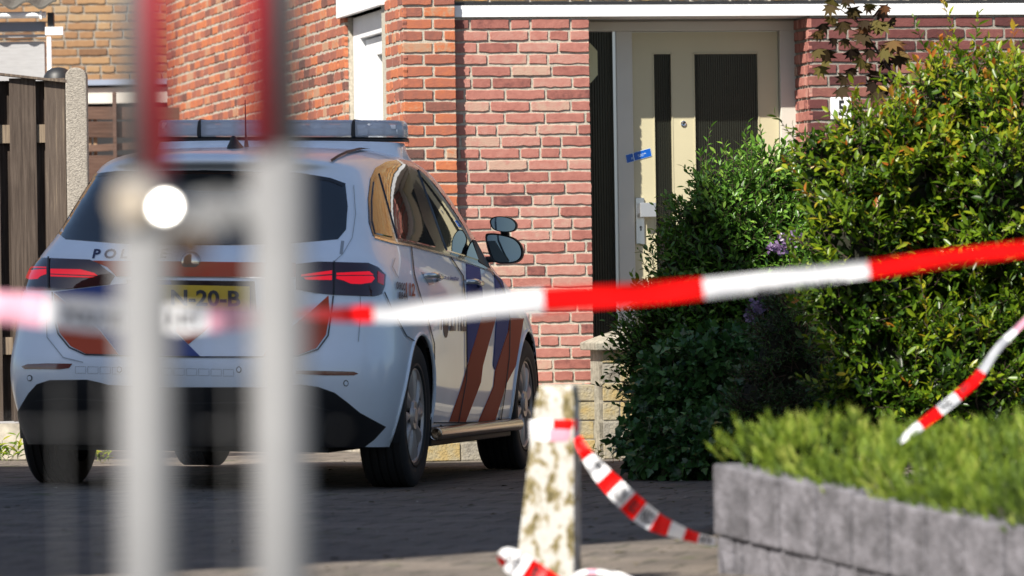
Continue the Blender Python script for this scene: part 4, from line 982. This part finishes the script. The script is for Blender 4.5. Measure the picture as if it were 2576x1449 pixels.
lettering('phone_lettering', '112', 1018, 711, 1041, 743, mat('orange_letters', (.45, .07, .03), .4), .03, slope=.15)
lettering('motto_lettering', 'waakzaam en dienstbaar', 1098, 690, 1151, 701, BLUE, .02, slope=.12)
# handles
for (a, b_, c_, d_) in ((1060, 688, 1099, 714), (1166, 704, 1201, 729)):
    dish = patch('handle_dish', [(a, b_ - 3), (a + 14, b_ - 1), (c_ - 14, b_ + 6), (c_ - 8, d_), (c_ - 20, d_ + 4), (a + 14, d_ - 4)], mat('handle_dish_paint', (.36, .40, .45), .3, coat=.6) if 'handle_dish_paint' not in bpy.data.materials else bpy.data.materials['handle_dish_paint'], .002, h=7)
    p0, n0 = hit(a + 4, (b_ + d_) / 2 - 7); p1, n1 = hit(c_, (b_ + d_) / 2 + 4)
    mb = MB(); q = [p0 + n0 * .006, p0.lerp(p1, .3) + n0 * .036, p0.lerp(p1, .75) + n0 * .038, p1 + n1 * .006]; mb.tube(q, [.010, .014, .014, .010], 10); mb.build('door_handle', mat('handle_chrome_paint', (.70, .72, .74), .15, metal=.6) if 'handle_chrome_paint' not in bpy.data.materials else bpy.data.materials['handle_chrome_paint'], dish, smooth=True)
# side tube
mb = MB(); x_ = .905; z_ = .232
mb.tube([(x_, 1.22, z_), (x_, 2.2, z_), (x_, 3.26, z_)], .030, 24, caps=False); mb.lathe([(3.26, .030), (3.28, .024), (3.285, .0)], 24, 'Y', off=(x_, 0, z_)); mb.lathe([(1.22, .030), (1.215, .027), (1.26, .026), (1.40, .026), (1.40, 0)], 24, 'Y', off=(x_, 0, z_))
st_ = mb.build('side_step_tube', mat('satin_stainless', (.55, .50, .46), .22, metal=1), car, smooth=True)
mb = MB(); mb.tube([(-x_, 1.22, z_), (-x_, 3.26, z_)], .030, 20); mb.build('side_step_tube', bpy.data.materials['satin_stainless'], car, smooth=True)
for yy in (1.5, 2.95):
    mb = MB(); mb.tube([(x_, yy, z_), (.8, yy, z_ + .06)], .015, 8); mb.build('step_bracket', PLAST, car)
# mirrors
def mirror(sx):
    g_ = MB(); outl = []
    px_o = [(1221, 592), (1232, 587), (1262, 590), (1292, 599), (1309, 615), (1315, 635), (1311, 650), (1298, 660), (1270, 663), (1246, 660), (1233, 645), (1224, 618)]
    px_a = [(1232, 556), (1240, 547), (1258, 544), (1284, 549), (1297, 560), (1299, 571), (1292, 581), (1272, 584), (1250, 581), (1237, 573)]
    def plane(px, py, Y):
        o, d = cray(px, py); t = (Y - o.y) / d.y; return o + d * t
    def shell(outline, Y, dep, name, parent):
        o_ = [plane(x, y, Y) for x, y in smooth_poly(outline, 4)]; c_ = sum(o_, Vector()) / len(o_); n = len(o_); mb = MB()
        rings = [[p.copy() for p in o_], [c_ + (p - c_) * 1.02 + Vector((0, .03, 0)) for p in o_], [c_ + (p - c_) * .88 + Vector((0, dep * .7, 0)) for p in o_], [c_ + (p - c_) * .5 + Vector((0, dep, 0)) for p in o_]]
        rings.insert(0, [c_ + (p - c_) * .93 + Vector((0, .006, 0)) for p in o_])
        vs = [v for r_ in rings for v in r_]; fs = [(k * n + i, k * n + (i + 1) % n, (k + 1) * n + (i + 1) % n, (k + 1) * n + i) for k in range(4) for i in range(n)]
        fs.append(tuple(range(4 * n, 5 * n))); fs.append(tuple(range(n - 1, -1, -1)))
        if sx < 0: vs = [Vector((-v.x, v.y, v.z)) for v in vs]
        mb.add(vs, fs); sh_ = mb.build(name, PLAST, parent, smooth=True); auto_smooth(sh_, 50)
        gl = [c_ + (p - c_) * .90 + Vector((.0, .003, 0)) for p in o_]
        if sx < 0: gl = [Vector((-v.x, v.y, v.z)) for v in gl]
        m2 = MB(); m2.add(gl, [tuple(range(n))]); m2.build('mirror_glass', mat('mirror_silver', (.30, .36, .38), .03, metal=1) if 'mirror_silver' not in bpy.data.materials else bpy.data.materials['mirror_silver'], sh_)
        return sh_, c_
    root, c1_ = shell(px_o, 3.02, .14, 'side_mirror', car)
    r2_, c2_ = shell(px_a, 3.0, .07, 'auxiliary_mirror', car)
    mb = MB(); S_ = lambda v: Vector((sx * v.x, v.y, v.z))
    mb.tube([S_(c2_ + Vector((0, .03, -.02))), S_(c1_ + Vector((0, .04, .05)))], .022, 8); mb.build('mirror_clamp', PLAST, root)
    mb = MB(); a_ = plane(1236, 652, 3.05); b__ = plane(1216, 655, 3.08); mb.tube([S_(a_ + Vector((.02, 0, 0))), S_(b__ + Vector((-.04, 0, 0)))], .016, 8); mb.build('mirror_arm', PLAST, root)
mirror(1); mirror(-1)
patch('mirror_triangle', [(1203, 660), (1186, 604), (1194, 606), (1220, 655), (1232, 677)], PLAST, .007, h=6)
# roof: light bar, fin, rails, aerial
line('roof_rail', [(831, 409), (850, 397), (872, 387), (905, 379), (941, 374)], 6, PLAST, .010)
line('roof_rail', [(272, 391), (292, 380), (315, 371)], 5, PLAST, .010)
YB = 1.96; BW = .600
mb = MB(); pr = []
def slab(mb, X, y0, y1, z0, z1, n=24, ex=4.0, top=.86, t=0.0):
    """rounded bar: plan superellipse, slightly narrower at the top"""
    vs = []; cy = (y0 + y1) / 2; hy = (y1 - y0) / 2; lv = [(z0, .96), (z0 + (z1 - z0) * .12, 1), (z0 + (z1 - z0) * .6, .985), (z0 + (z1 - z0) * .88, .95), (z1, top)]
    for (z, k) in lv:
        for i in range(n):
            a = math.tau * i / n; ca, sa = math.cos(a), math.sin(a); q = (abs(ca) ** ex + abs(sa) ** ex) ** (-1 / ex)
            vs.append((ca * q * (X - (1 - k) * .12), cy + sa * q * hy * k, z))
    fs = [(j * n + i, j * n + (i + 1) % n, (j + 1) * n + (i + 1) % n, (j + 1) * n + i) for j in range(4) for i in range(n)] + [tuple(range(n - 1, -1, -1)), tuple(range(4 * n, 5 * n))]
    mb.add(vs, fs, t)
LZ = 1.618
slab(mb, BW, YB - .15, YB + .15, LZ, LZ + .082, 40, 5)
lbm = bpy.data.materials.new('clear_polycarbonate'); lbm.use_nodes = True; n_ = lbm.node_tree; b_ = n_.nodes['Principled BSDF']; b_.inputs['Base Color'].default_value = (.8, .86, .95, 1); b_.inputs['Roughness'].default_value = .12
tr_ = n_.nodes.new('ShaderNodeBsdfTransparent'); tr_.inputs[0].default_value = (.92, .95, 1, 1); fr_ = n_.nodes.new('ShaderNodeFresnel'); fr_.inputs[0].default_value = 1.6
ad_ = n_.nodes.new('ShaderNodeMath'); ad_.operation = 'ADD'; ad_.inputs[1].default_value = .40; n_.links.new(fr_.outputs[0], ad_.inputs[0])
mx_ = n_.nodes.new('ShaderNodeMixShader'); n_.links.new(ad_.outputs[0], mx_.inputs[0]); n_.links.new(tr_.outputs[0], mx_.inputs[1]); n_.links.new(b_.outputs[0], mx_.inputs[2]); n_.links.new(mx_.outputs[0], n_.nodes['Material Output'].inputs[0])
lb_ = mb.build('light_bar', lbm, car, smooth=True); auto_smooth(lb_, 40)
mb = MB()
for k in range(16):
    x0 = -BW + .03 + k * .0725; mb.box(x0, x0 + .062, YB - .105, YB - .095 + .19, LZ + .012, LZ + .040); mb.box(x0 + .004, x0 + .055, YB - .115, YB + .10, LZ + .040, LZ + .060 if k % 2 else LZ + .070)
mb.build('light_module', mat('led_reflector', (.92, .95, 1.0), .3, metal=.15), lb_, bevel=.004)
for sx in (-.375, .375):
    mb = MB(); slab(mb, .016, YB - .154, YB + .154, LZ - .003, LZ + .086, 16, 6); mb.v = [(v[0] + sx, v[1], v[2]) for v in mb.v]; mb.build('bar_strap', PLAST, lb_)
mb = MB(); slab(mb, BW + .005, YB - .152, YB + .152, LZ - .016, LZ - .001, 40, 5, 1.0); mb.build('bar_base', PLAST, lb_)
mb = MB(); lv = []                                        # painted fairing under the bar
n = 40; vs = []
for (z, X, hy) in ((1.50, .60, .30), (1.555, .615, .26), (LZ - .03, .60, .17), (LZ - .017, .585, .15)):
    for i in range(n):
        a = math.tau * i / n; ca, sa = math.cos(a), math.sin(a); q = (abs(ca) ** 5 + abs(sa) ** 5) ** -.2
        vs.append((ca * q * X, YB - .02 + sa * q * hy, z - .05 * (abs(ca * q)) ** 3 * (1 if z < 1.6 else .15)))
mb.add(vs, [(j * n + i, j * n + (i + 1) % n, (j + 1) * n + (i + 1) % n, (j + 1) * n + i) for j in range(3) for i in range(n)] + [tuple(range(3 * n, 4 * n))])
mb.build('bar_fairing', PAINT, car, smooth=True)
p_, n_ = hit(585, 374); mb = MB(); vs = []
for (z, w_, y0, y1) in ((-.01, .040, -.03, .15), (.012, .034, -.02, .13), (.035, .020, -.005, .07), (.055, .012, .0, .035), (.060, .003, .005, .02)):
    for i in range(12):
        a = math.tau * i / 12; vs.append((p_.x + math.cos(a) * w_, p_.y + (y0 + y1) / 2 + math.sin(a) * (y1 - y0) / 2, p_.z + z))
mb.add(vs, [(j * 12 + i, j * 12 + (i + 1) % 12, (j + 1) * 12 + (i + 1) % 12, (j + 1) * 12 + i) for j in range(4) for i in range(12)] + [tuple(range(48, 60))]); mb.build('roof_fin', PLAST, car, smooth=True)
p_, n_ = hit(620, 370); mb = MB(); mb.tube([p_, p_ + Vector((-.004, 0, .06)), p_ + Vector((-.006, -.01, .22))], [.012, .004, .0022], 8); mb.build('roof_aerial', PLAST, car, smooth=True)
# wheels
TY = mat('tyre_rubber', (.016, .016, .017), .75, bump=.001, bscale=60); HUB = mat('silver_wheel_cover', (.50, .45, .42), .35, metal=.35)
def wheel():
    t = MB(); prof = [(-.10, .228), (-.102, .242), (-.106, .275), (-.104, .305), (-.094, .320)]
    for k in range(5):
        a = -.085 + k * .036; prof += [(a, .327), (a + .026, .327), (a + .027, .319), (a + .034, .319)]
    prof = prof[:-2] + [(.094, .320), (.104, .305), (.106, .275), (.102, .242), (.098, .228)]
    t.lathe(prof, 72, 'X'); ty = t.build('wheel', TY, None, smooth=True); auto_smooth(ty, 30)
    r = MB(); r.lathe([(-.09, .205), (.098, .206), (.102, .212), (.101, .200), (.090, .190), (.060, .186), (.055, .0001)], 60, 'X'); r.v = [(v[0], v[1] * 1.12, v[2] * 1.12) for v in r.v]; ri = r.build('rim', mat('dark_rim', (.02, .02, .02), .6), ty, smooth=True)
    s = MB(); N = 10
    for k in range(N):
        a0 = k * math.tau / N; vs = []
        for (rad, hw, x) in ((.045, .17, .086), (.085, .19, .094), (.125, .20, .096), (.165, .225, .094), (.192, .262, .088)):
            for q in (-1, -.5, 0, .5, 1):
                a = a0 + q * hw * (.9 if rad > .1 else 1) + .10 * (rad / .19) ** 2
                vs.append((x - abs(q) ** 2 * .014, rad * math.cos(a), rad * math.sin(a)))
        n = len(vs); back = [(v[0] - .022, v[1], v[2]) for v in vs]
        fs = [(i * 5 + j, i * 5 + j + 1, (i + 1) * 5 + j + 1, (i + 1) * 5 + j) for i in range(4) for j in range(4)]
        fs += [(i * 5, (i + 1) * 5, (i + 1) * 5 + n, i * 5 + n) for i in range(4)] + [(i * 5 + 4, i * 5 + 4 + n, (i + 1) * 5 + 4 + n, (i + 1) * 5 + 4) for i in range(4)]
        s.add(vs + back, fs)
    s.lathe([(.080, .201), (.094, .202), (.092, .186), (.080, .182)], 60, 'X'); s.lathe([(.085, .062), (.098, .056), (.094, .032), (.100, .028), (.101, .0001)], 40, 'X')
    s.v = [(v[0], v[1] * 1.125, v[2] * 1.125) for v in s.v]
    so = s.build('hubcap', HUB, ty, smooth=True); auto_smooth(so, 35)
    return ty
w0 = wheel(); w0.parent = car
ZW = .326
for i, (x, y) in enumerate(((.785, .86), (.785, 3.59), (-.785, .86), (-.785, 3.59))):
    if i == 0: o = w0
    else:
        o = w0.copy(); C.objects.link(o); o.parent = car
        for ch in list(w0.children):
            c2 = ch.copy(); C.objects.link(c2); c2.parent = o
    o.location = (x, y, ZW); o.rotation_euler = (R(13 * i), 0, 0 if x > 0 else math.pi)

# ================================================================= PLANTS
def leafmat(name, stops, tr=.4, spec=.5, rough=.35, nmix=.06):
    return ramp_mat(name, stops, rough=rough, nscale=30, nmix=nmix, bump=0, trans_w=tr, spec=spec)
LEAF = np.array([(0, 0, 0), (.28, .30, .06), (.30, .62, .04), (0, 1, -.05), (-.30, .62, .04), (-.28, .30, .06), (0, .32, -.02), (0, .66, -.02)])
LF = [(0, 1, 6), (1, 2, 7, 6), (2, 3, 7), (3, 4, 7), (4, 5, 6, 7), (5, 0, 6)]
IVY = np.array([(0, 0, 0), (.32, .02, .04), (.5, .30, .03), (.26, .45, .05), (.22, .70, .02), (0, 1.02, -.04), (-.22, .70, .02), (-.26, .45, .05), (-.5, .30, .03), (-.32, .02, .04), (0, .40, -.03)])
IF = [(0, 1, 10), (1, 2, 10), (2, 3, 10), (3, 4, 10), (4, 5, 10), (5, 6, 10), (6, 7, 10), (7, 8, 10), (8, 9, 10), (9, 0, 10)]
class Leaves:
    def __init__(s, tmpl=LEAF, faces=LF): s.T = tmpl; s.F = faces; s.v = []; s.f = []; s.t = []
    def leaf(s, p, d, up, L, W, t):
        d = d.normalized(); x = d.cross(up)
        if x.length < 1e-3: x = d.orthogonal()
        x.normalize(); z = x.cross(d); n = len(s.v)
        for a in s.T: s.v.append(p + x * (a[0] * W) + d * (a[1] * L) + z * (a[2] * L))
        for f in s.F: s.f.append([i + n for i in f]); s.t.append(t)
    def build(s, name, m, parent=None):
        me = bpy.data.meshes.new(name); me.from_pydata([tuple(v) for v in s.v], [], s.f)
        at = me.attributes.new('tint', 'FLOAT', 'FACE'); at.data.foreach_set('value', s.t); me.update()
        o = link(name, me, m, None, True); o.parent = parent
        if parent: o.matrix_parent_inverse = parent.matrix_basis.inverted()
        return o
def blob(px, py, rx, ry, z, rz=None):
    c = P(px, py, z); k = z / F; return (c, Vector((rx * k, (rz if rz else max(rx, ry) * k * .8), ry * k)))
def shrub(name, label, cat, blobs, shoots, nl, L, W, mt, seed, tint, tmpl=LEAF, faces=LF, slen=(.10, .22), upb=.5, droop=0, group=None, core=True, twigc=(.05, .03, .02), base=None, tipt=None, long=0, gap=.12):
    rr = random.Random(seed); g = lambda: rr.gauss(0, 1)
    c0 = base or Vector((blobs[0][0].x, blobs[0][0].y, 0)); root = empty(name, c0, 0, label, cat, group)
    lv = Leaves(tmpl, faces); tw = MB(); tot = [b[1].x * b[1].z for b in blobs]; S = sum(tot)
    def inside(p, ex, lim=.80):
        for b in blobs:
            if b is ex: continue
            q = p - b[0]
            if (q.x / b[1].x) ** 2 + (q.y / b[1].y) ** 2 + (q.z / b[1].z) ** 2 < lim * lim: return True
        return False
    made = 0; tries = 0
    while made < shoots and tries < shoots * 12:
        tries += 1
        u = rr.random() * S
        for b, t_ in zip(blobs, tot):
            u -= t_
            if u <= 0: break
        d = Vector((g(), g(), g())).normalized()
        if d.y > .35: d.y = -d.y                       # mostly the sides that can be seen
        k = rr.uniform(.72, 1.0); p = b[0] + Vector((d.x * b[1].x, d.y * b[1].y, d.z * b[1].z)) * k
        if p.z < .04 or inside(p, b): continue
        if gap and math.sin(p.x * 17 + p.z * 5 + seed) * math.sin(p.z * 19 - p.x * 6) * math.sin(p.x * 7 + p.z * 8 + 1) < -gap: continue
        made += 1
        out = Vector((d.x / b[1].x, d.y / b[1].y, d.z / b[1].z)).normalized()
        dr = (out + Vector((0, 0, upb)) + Vector((g(), g(), g())) * .35).normalized(); ln = rr.uniform(*slen)
        if long and rr.random() < long: ln *= 2.2; dr = (dr + Vector((0, 0, .8))).normalized()
        n = max(3, int(nl * ln / slen[1])); pts = []; q = p - dr * ln * .3; ph = rr.uniform(0, 6); tt = tint(rr, p)
        for i in range(n):
            f_ = i / (n - 1); q = q + dr * (ln / n); dr = (dr + Vector((0, 0, -droop * .1)) + Vector((g(), g(), g())) * .07).normalized(); pts.append(q)
            a = ph + i * 2.4; o1 = dr.orthogonal().normalized(); o2 = dr.cross(o1); sd = o1 * math.cos(a) + o2 * math.sin(a)
            ld = (sd + dr * (.35 + .9 * f_) + Vector((g(), g(), g())) * .2).normalized()
            s_ = rr.choice((.5, .75, .9, 1, 1.1, 1.25)) * rr.uniform(.85, 1.1) * (1.0 - .25 * f_)
            upv = (dr * .7 - sd * .2 + Vector((0, 0, .55)) + Vector((g(), g(), g())) * .35)
            tn = tt + rr.uniform(-.12, .12) + (tipt * f_ ** 3 * (1 if p.z > 1.25 or tipt < .3 else .35) if tipt else 0)
            lv.leaf(q, ld, upv, L * s_, W * s_, tn)
        tw.tube([pts[0] - dr * .05] + pts[::max(1, n // 3)] + [pts[-1]], [.0028, .0025] + [.0018] * (len(pts[::max(1, n // 3)]) - 1) + [.001], 4, .5, caps=False)
    # inner leaves fill the body, tinted darker so the gaps look shaded
    for b in blobs:
        for _ in range(int(shoots * nl * .35 * b[1].x * b[1].z / S)):
            d = Vector((g(), g(), g())).normalized(); p = b[0] + Vector((d.x * b[1].x, d.y * b[1].y, d.z * b[1].z)) * rr.uniform(.55, .85)
            if p.z < .03: continue
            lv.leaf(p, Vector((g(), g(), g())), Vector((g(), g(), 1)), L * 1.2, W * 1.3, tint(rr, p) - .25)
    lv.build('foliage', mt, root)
    o = tw.build('twigs', mat(name + '_twig', twigc, .8), None); o.parent = root; o.matrix_parent_inverse = root.matrix_basis.inverted()
    if core:  # near-black blobs added inside stand for the shaded depth of the bush
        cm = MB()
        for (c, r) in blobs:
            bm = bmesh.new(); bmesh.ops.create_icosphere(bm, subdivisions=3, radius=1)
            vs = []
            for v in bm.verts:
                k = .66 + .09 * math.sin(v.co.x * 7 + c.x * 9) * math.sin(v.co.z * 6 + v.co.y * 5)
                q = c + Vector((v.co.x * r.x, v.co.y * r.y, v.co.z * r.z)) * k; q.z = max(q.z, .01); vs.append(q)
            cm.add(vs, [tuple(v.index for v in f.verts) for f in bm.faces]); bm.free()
        o = cm.build('dark_core', mat(name + '_inner', (.012, .013, .006), 1, noise=.5, nscale=60), None, smooth=True); o.parent = root; o.matrix_parent_inverse = root.matrix_basis.inverted()
    st = MB(); rb = random.Random(seed + 1)
    for b in blobs[:4]:
        t = b[0]; q = Vector((c0.x + rb.uniform(-.1, .1), c0.y + rb.uniform(-.1, .1), 0))
        st.tube([q, q.lerp(t, .5) + Vector((rb.uniform(-.08, .08), 0, 0)), t], [.02, .014, .006], 8)
    o = st.build('stem', mat(name + '_bark', (.09, .065, .04), .9), None); o.parent = root; o.matrix_parent_inverse = root.matrix_basis.inverted()
    return root

G_BRIGHT = leafmat('yellow_green_leaf', [(0, (.012, .030, .004)), (.3, (.040, .100, .007)), (.6, (.15, .25, .012)), (.82, (.32, .37, .018)), (.93, (.42, .28, .025)), (1, (.42, .13, .02))], tr=.45)
G_DARK = leafmat('deep_green_leaf', [(0, (.014, .038, .010)), (.4, (.050, .130, .016)), (.75, (.105, .24, .025)), (1, (.22, .36, .05))], tr=.3)
G_IVY = leafmat('ivy_leaf', [(0, (.012, .040, .012)), (.4, (.036, .105, .026)), (.75, (.075, .18, .042)), (1, (.13, .25, .07))], tr=.2, rough=.3)
HZ = 24.6
hb = [blob(2150, 640, 130, 260, HZ), blob(2240, 460, 180, 180, HZ), blob(2330, 760, 230, 330, HZ + .3), blob(2420, 350, 190, 210, HZ + .2), blob(2560, 500, 190, 340, HZ), blob(2220, 960, 150, 200, HZ), blob(2440, 1010, 220, 240, HZ - .1), blob(2620, 900, 180, 300, HZ), blob(2820, 560, 190, 330, HZ), blob(2860, 950, 200, 280, HZ), blob(2090, 410, 75, 80, HZ)]
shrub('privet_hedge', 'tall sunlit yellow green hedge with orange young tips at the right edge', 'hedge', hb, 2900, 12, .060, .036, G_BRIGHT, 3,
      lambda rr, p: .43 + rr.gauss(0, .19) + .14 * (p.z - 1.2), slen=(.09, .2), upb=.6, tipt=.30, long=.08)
DZ = 27.8
db = [blob(1835, 640, 150, 225, DZ), blob(1760, 720, 120, 150, DZ), blob(1930, 560, 130, 170, DZ + .1), blob(1870, 820, 240, 200, DZ), blob(1720, 900, 150, 150, DZ), blob(2010, 780, 130, 260, DZ), blob(1960, 950, 200, 200, DZ), blob(2060, 600, 110, 180, DZ + .1)]
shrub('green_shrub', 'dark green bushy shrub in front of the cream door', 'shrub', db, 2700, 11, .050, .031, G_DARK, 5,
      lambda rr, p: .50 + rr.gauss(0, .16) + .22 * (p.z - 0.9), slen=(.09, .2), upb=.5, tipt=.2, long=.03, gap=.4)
ib = [blob(1710, 1060, 110, 120, 27.0), blob(1800, 1000, 150, 150, 27.0), blob(1655, 1150, 95, 70, 26.6), blob(1760, 1150, 130, 75, 26.4), blob(1900, 1120, 140, 100, 26.6), blob(1980, 1000, 140, 160, 26.9), blob(1690, 960, 50, 70, 27.2)]
shrub('ivy_bush', 'dark mass of ivy spilling to the paving left of the grey wall', 'ivy', ib, 1900, 8, .055, .055, G_IVY, 8,
      lambda rr, p: .5 + rr.gauss(0, .18), tmpl=IVY, faces=IF, slen=(.08, .18), upb=.1, droop=.6, gap=.35)
shrub('yew_bush', 'dark fine leaved evergreen between the ivy and the bright hedge', 'bush', [blob(1990, 900, 120, 220, 26.0), blob(2060, 1040, 120, 150, 25.8), blob(1920, 1030, 90, 130, 26.0)], 900, 14, .026, .010, G_DARK, 12,
      lambda rr, p: .28 + rr.gauss(0, .12), slen=(.05, .12), upb=.3)
shrub('sapling_sprig', 'thin young shrub with small leaves left of the ivy before the pillar', 'plant', [blob(1660, 840, 50, 60, 28.6), blob(1625, 990, 25, 60, 28.4), blob(1640, 1080, 25, 70, 28.2), blob(1680, 760, 40, 60, 28.6)], 60, 9, .042, .024, G_DARK, 15, lambda rr, p: .45 + rr.gauss(0, .1), core=False, slen=(.10, .24))
# purple flower heads
ph = MB(); pr = random.Random(2)
pf = empty('hydrangea_flower', P(1960, 620, 27.3), 0, 'dull purple flower heads showing in the dark shrub', 'flowers')
PM = leafmat('purple_petal', [(0, (.06, .03, .08)), (1, (.22, .15, .28))], tr=.2)
for (px, py, rx, ry) in ((1985, 598, 24, 9), (1960, 625, 26, 14), (1900, 775, 22, 14), (1930, 740, 18, 9), (1890, 800, 18, 8), (2080, 480, 14, 10)):
    fl = Leaves()
    for k in range(55):
        z = 27.0 + pr.uniform(-.05, .05); p = P(px + pr.gauss(0, rx * .5), py + pr.gauss(0, ry * .5), z)
        fl.leaf(p, Vector((pr.gauss(0, 1), pr.gauss(0, 1), pr.gauss(0, 1))), Vector((0, -1, .5)), .026, .026, pr.random())
    fl.build('flower_head', PM, pf)
# maple sapling with drooping lobed leaves
MZ = 25.6
mr_ = empty('maple_sapling', (P(2300, 400, MZ).x, MZ, 0), 0, 'young maple with drooping bronze lobed leaves above the hedge', 'tree')
tk = MB(); tpts = [P(2420, 620, MZ), P(2360, 420, MZ), P(2310, 290, MZ), P(2265, 215, MZ), P(2215, 140, MZ), P(2160, 60, MZ), P(2120, -20, MZ)]
tk.tube([Vector((P(2500, 900, MZ).x, MZ, 0)), P(2480, 800, MZ)] + tpts, [.016, .013, .012, .0115, .010, .0075, .006, .004, .002], 8)
for (a, b_) in (((2265, 215), (2225, 250)), ((2215, 140), (2140, 100)), ((2215, 140), (2265, 90)), ((2180, 90), (2100, 70)), ((2180, 90), (2210, 30)), ((2290, 250), (2340, 225)), ((2265, 215), (2190, 190)), ((2150, 50), (2080, 10))):
    tk.tube([P(*a, MZ), P((a[0] + b_[0]) / 2, (a[1] + b_[1]) / 2 - 6, MZ - .03), P(*b_, MZ - .04)], [.003, .002, .0012], 6)
o = tk.build('trunk', mat('dark_maple_bark', (.045, .02, .015), .7), None, smooth=True); o.parent = mr_; o.matrix_parent_inverse = mr_.matrix_basis.inverted()
MAP = [(0, 0, 0)]
for i in range(15):
    a = R(-130 + 260 * i / 14); lobe = (1.0, .55)[i % 2] if 0 < i < 14 else .35
    k = lobe * (1.0 - .25 * abs(i - 7) / 7); MAP.append((math.sin(a) * k, .25 + math.cos(a) * k * .9, .09 * (i % 2) - .12 * k * k))
MAPF = [(0, i, i + 1) for i in range(1, 15)]
ml = Leaves(np.array(MAP), MAPF); r2 = random.Random(4)
for (px, py) in ((2060, 85), (2085, 60), (2105, 110), (2140, 25), (2170, 60), (2150, 130), (2120, 60), (2185, 110), (2205, 75), (2225, 130), (2250, 110), (2180, 165), (2150, 185), (2235, 160), (2205, 190), (2265, 140), (2240, 60), (2180, 20), (2075, 170), (2120, 215), (2060, 130), (2195, 235), (2280, 250), (2330, 215), (2345, 255), (2210, 225), (2100, 10), (2130, -10), (2260, 200), (2300, 190), (2410, 250), (2170, 90), (2215, 20)):
    for k in range(2):
        p = P(px + r2.gauss(0, 9), py + r2.gauss(0, 6) - 8, MZ + r2.uniform(-.06, .06))
        s_ = r2.uniform(.042, .070)
        ml.leaf(p, Vector((r2.gauss(0, .35), r2.gauss(0, .4), -1)), Vector((r2.gauss(0, .5), -1, .3)), s_, s_, r2.random())
ml.build('crown', leafmat('bronze_maple_leaf', [(0, (.022, .014, .010)), (.5, (.065, .045, .018)), (.85, (.13, .11, .03)), (1, (.16, .06, .03))], tr=.35, spec=.12, rough=.7), mr_)
# juniper ground cover in the planter
jn = []; rj = random.Random(21); jv = []; jf = []; jt = []
def jh(u, v): return .30 + .09 * math.sin(u * 5 + 1) * math.cos(v * 3) + .05 * math.sin(u * 13 + v * 7)
for k in range(6500):
    u = rj.uniform(-.02, 1.05) * pl; v_ = .02 + 3.0 * rj.random() ** 1.3
    if u < .12 and rj.random() < .3: u = rj.uniform(0, .4)
    base_ = pA + pd * u - pn * v_
    if base_.x > 2.6 or base_.y > 20.2: continue
    ht = tA + (tB - tA) * u / pl
    top = min(.375 + .05 * math.exp(-((u - .25) / .35) ** 2), ht + .035 + v_ * .30) * (1 + .07 * math.sin(u * 9 + v_ * 4)) - .02 - .08 * math.exp(-((u - 1.0) / .45) ** 2); top = max(top, ht + .01)
    c = Vector((base_.x, base_.y, top + rj.uniform(-.05, .03)))
    ax = (Vector((rj.gauss(0, .35), rj.gauss(-.05, .35), 1)) - pn * 0 + pn * (.6 if v_ < .14 else 0)).normalized(); L = rj.uniform(.035, .085); tn = min(1, max(0, rj.gauss(.55, .16) - .34 * u / pl - .05 * v_ + .25 * math.sin(u * 23 + v_ * 9) * math.sin(u * 11 - v_ * 14)))
    for i in range(17):
        f_ = rj.random(); b_ = c + ax * (L * f_ * .7); d = (ax * 1.3 + Vector((rj.gauss(0, .45), rj.gauss(0, .45), rj.gauss(0, .3)))).normalized(); ln = rj.uniform(.018, .04)
        sd = d.cross(Vector((0, 1, .2))).normalized() * .0015; n = len(jv)
        jv += [b_ - sd, b_ + sd, b_ + d * ln]; jf.append((n, n + 1, n + 2)); jt.append(tn + rj.uniform(-.12, .12) + .2 * f_)
me = bpy.data.meshes.new('juniper_ground_cover'); me.from_pydata([tuple(v) for v in jv], [], jf); at = me.attributes.new('tint', 'FLOAT', 'FACE'); at.data.foreach_set('value', jt)
o = link('juniper_ground_cover', me, leafmat('fresh_juniper_green', [(0, (.030, .050, .008)), (.4, (.11, .19, .015)), (.75, (.24, .34, .025)), (1, (.42, .46, .09))], tr=.4, rough=.6)); tag(o, 'bright green feathery ground cover filling the grey block planter', 'ground cover', kind='stuff')
# small weeds along the wall foot
def weed(px, py, z, n, L, label, seed, W=.5, red=False, spread=.05):
    rr = random.Random(seed); p = P(px, py, z); root = empty('weed', (p.x, p.y, gz(p.x)), 0, label, 'weed', 'weeds at the foot of the walls and fence')
    lv = Leaves(); st = MB()
    for k in range(n):
        d = Vector((rr.gauss(0, .6), rr.gauss(-.2, .4), 1)).normalized(); b_ = Vector((p.x + rr.gauss(0, spread), p.y + rr.gauss(0, .03), gz(p.x)))
        h_ = L * rr.uniform(.5, 1.2); st.tube([b_, b_ + d * h_], [.002, .001], 4, caps=False)
        for j in range(5):
            q = b_ + d * h_ * (j + 1) / 5; lv.leaf(q, Vector((rr.gauss(0, 1), rr.gauss(-.2, .7), .5)), Vector((0, -.4, 1)), L * .45, L * .45 * W, .5 + rr.uniform(-.3, .4))
    lv.build('foliage', G_BRIGHT, root); o = st.build('stem', mat('weed_stem', (.35, .12, .06) if red else (.15, .2, .04), .7), None); o.parent = root; o.matrix_parent_inverse = root.matrix_basis.inverted()
weed(1135, 1145, 30.6, 9, .11, 'bright green weed seen under the car between its right wheels', 1, spread=.09)
weed(1095, 1145, 30.6, 6, .07, 'small weed beside the brighter one under the car', 2)
weed(262, 1150, 29.9, 9, .09, 'leafy weed at the fence foot right of the left rear tyre', 3, spread=.04)
weed(15, 1150, 29.9, 14, .13, 'big clump of weeds at the fence foot in the lower left', 4, spread=.06)
weed(1500, 1150, 29.6, 6, .10, 'weed with thin red stems at the foot of the block pillar', 5, W=.25, red=True)
weed(1468, 1150, 29.7, 5, .07, 'yellow green weed against the low wall behind the bollard', 6)
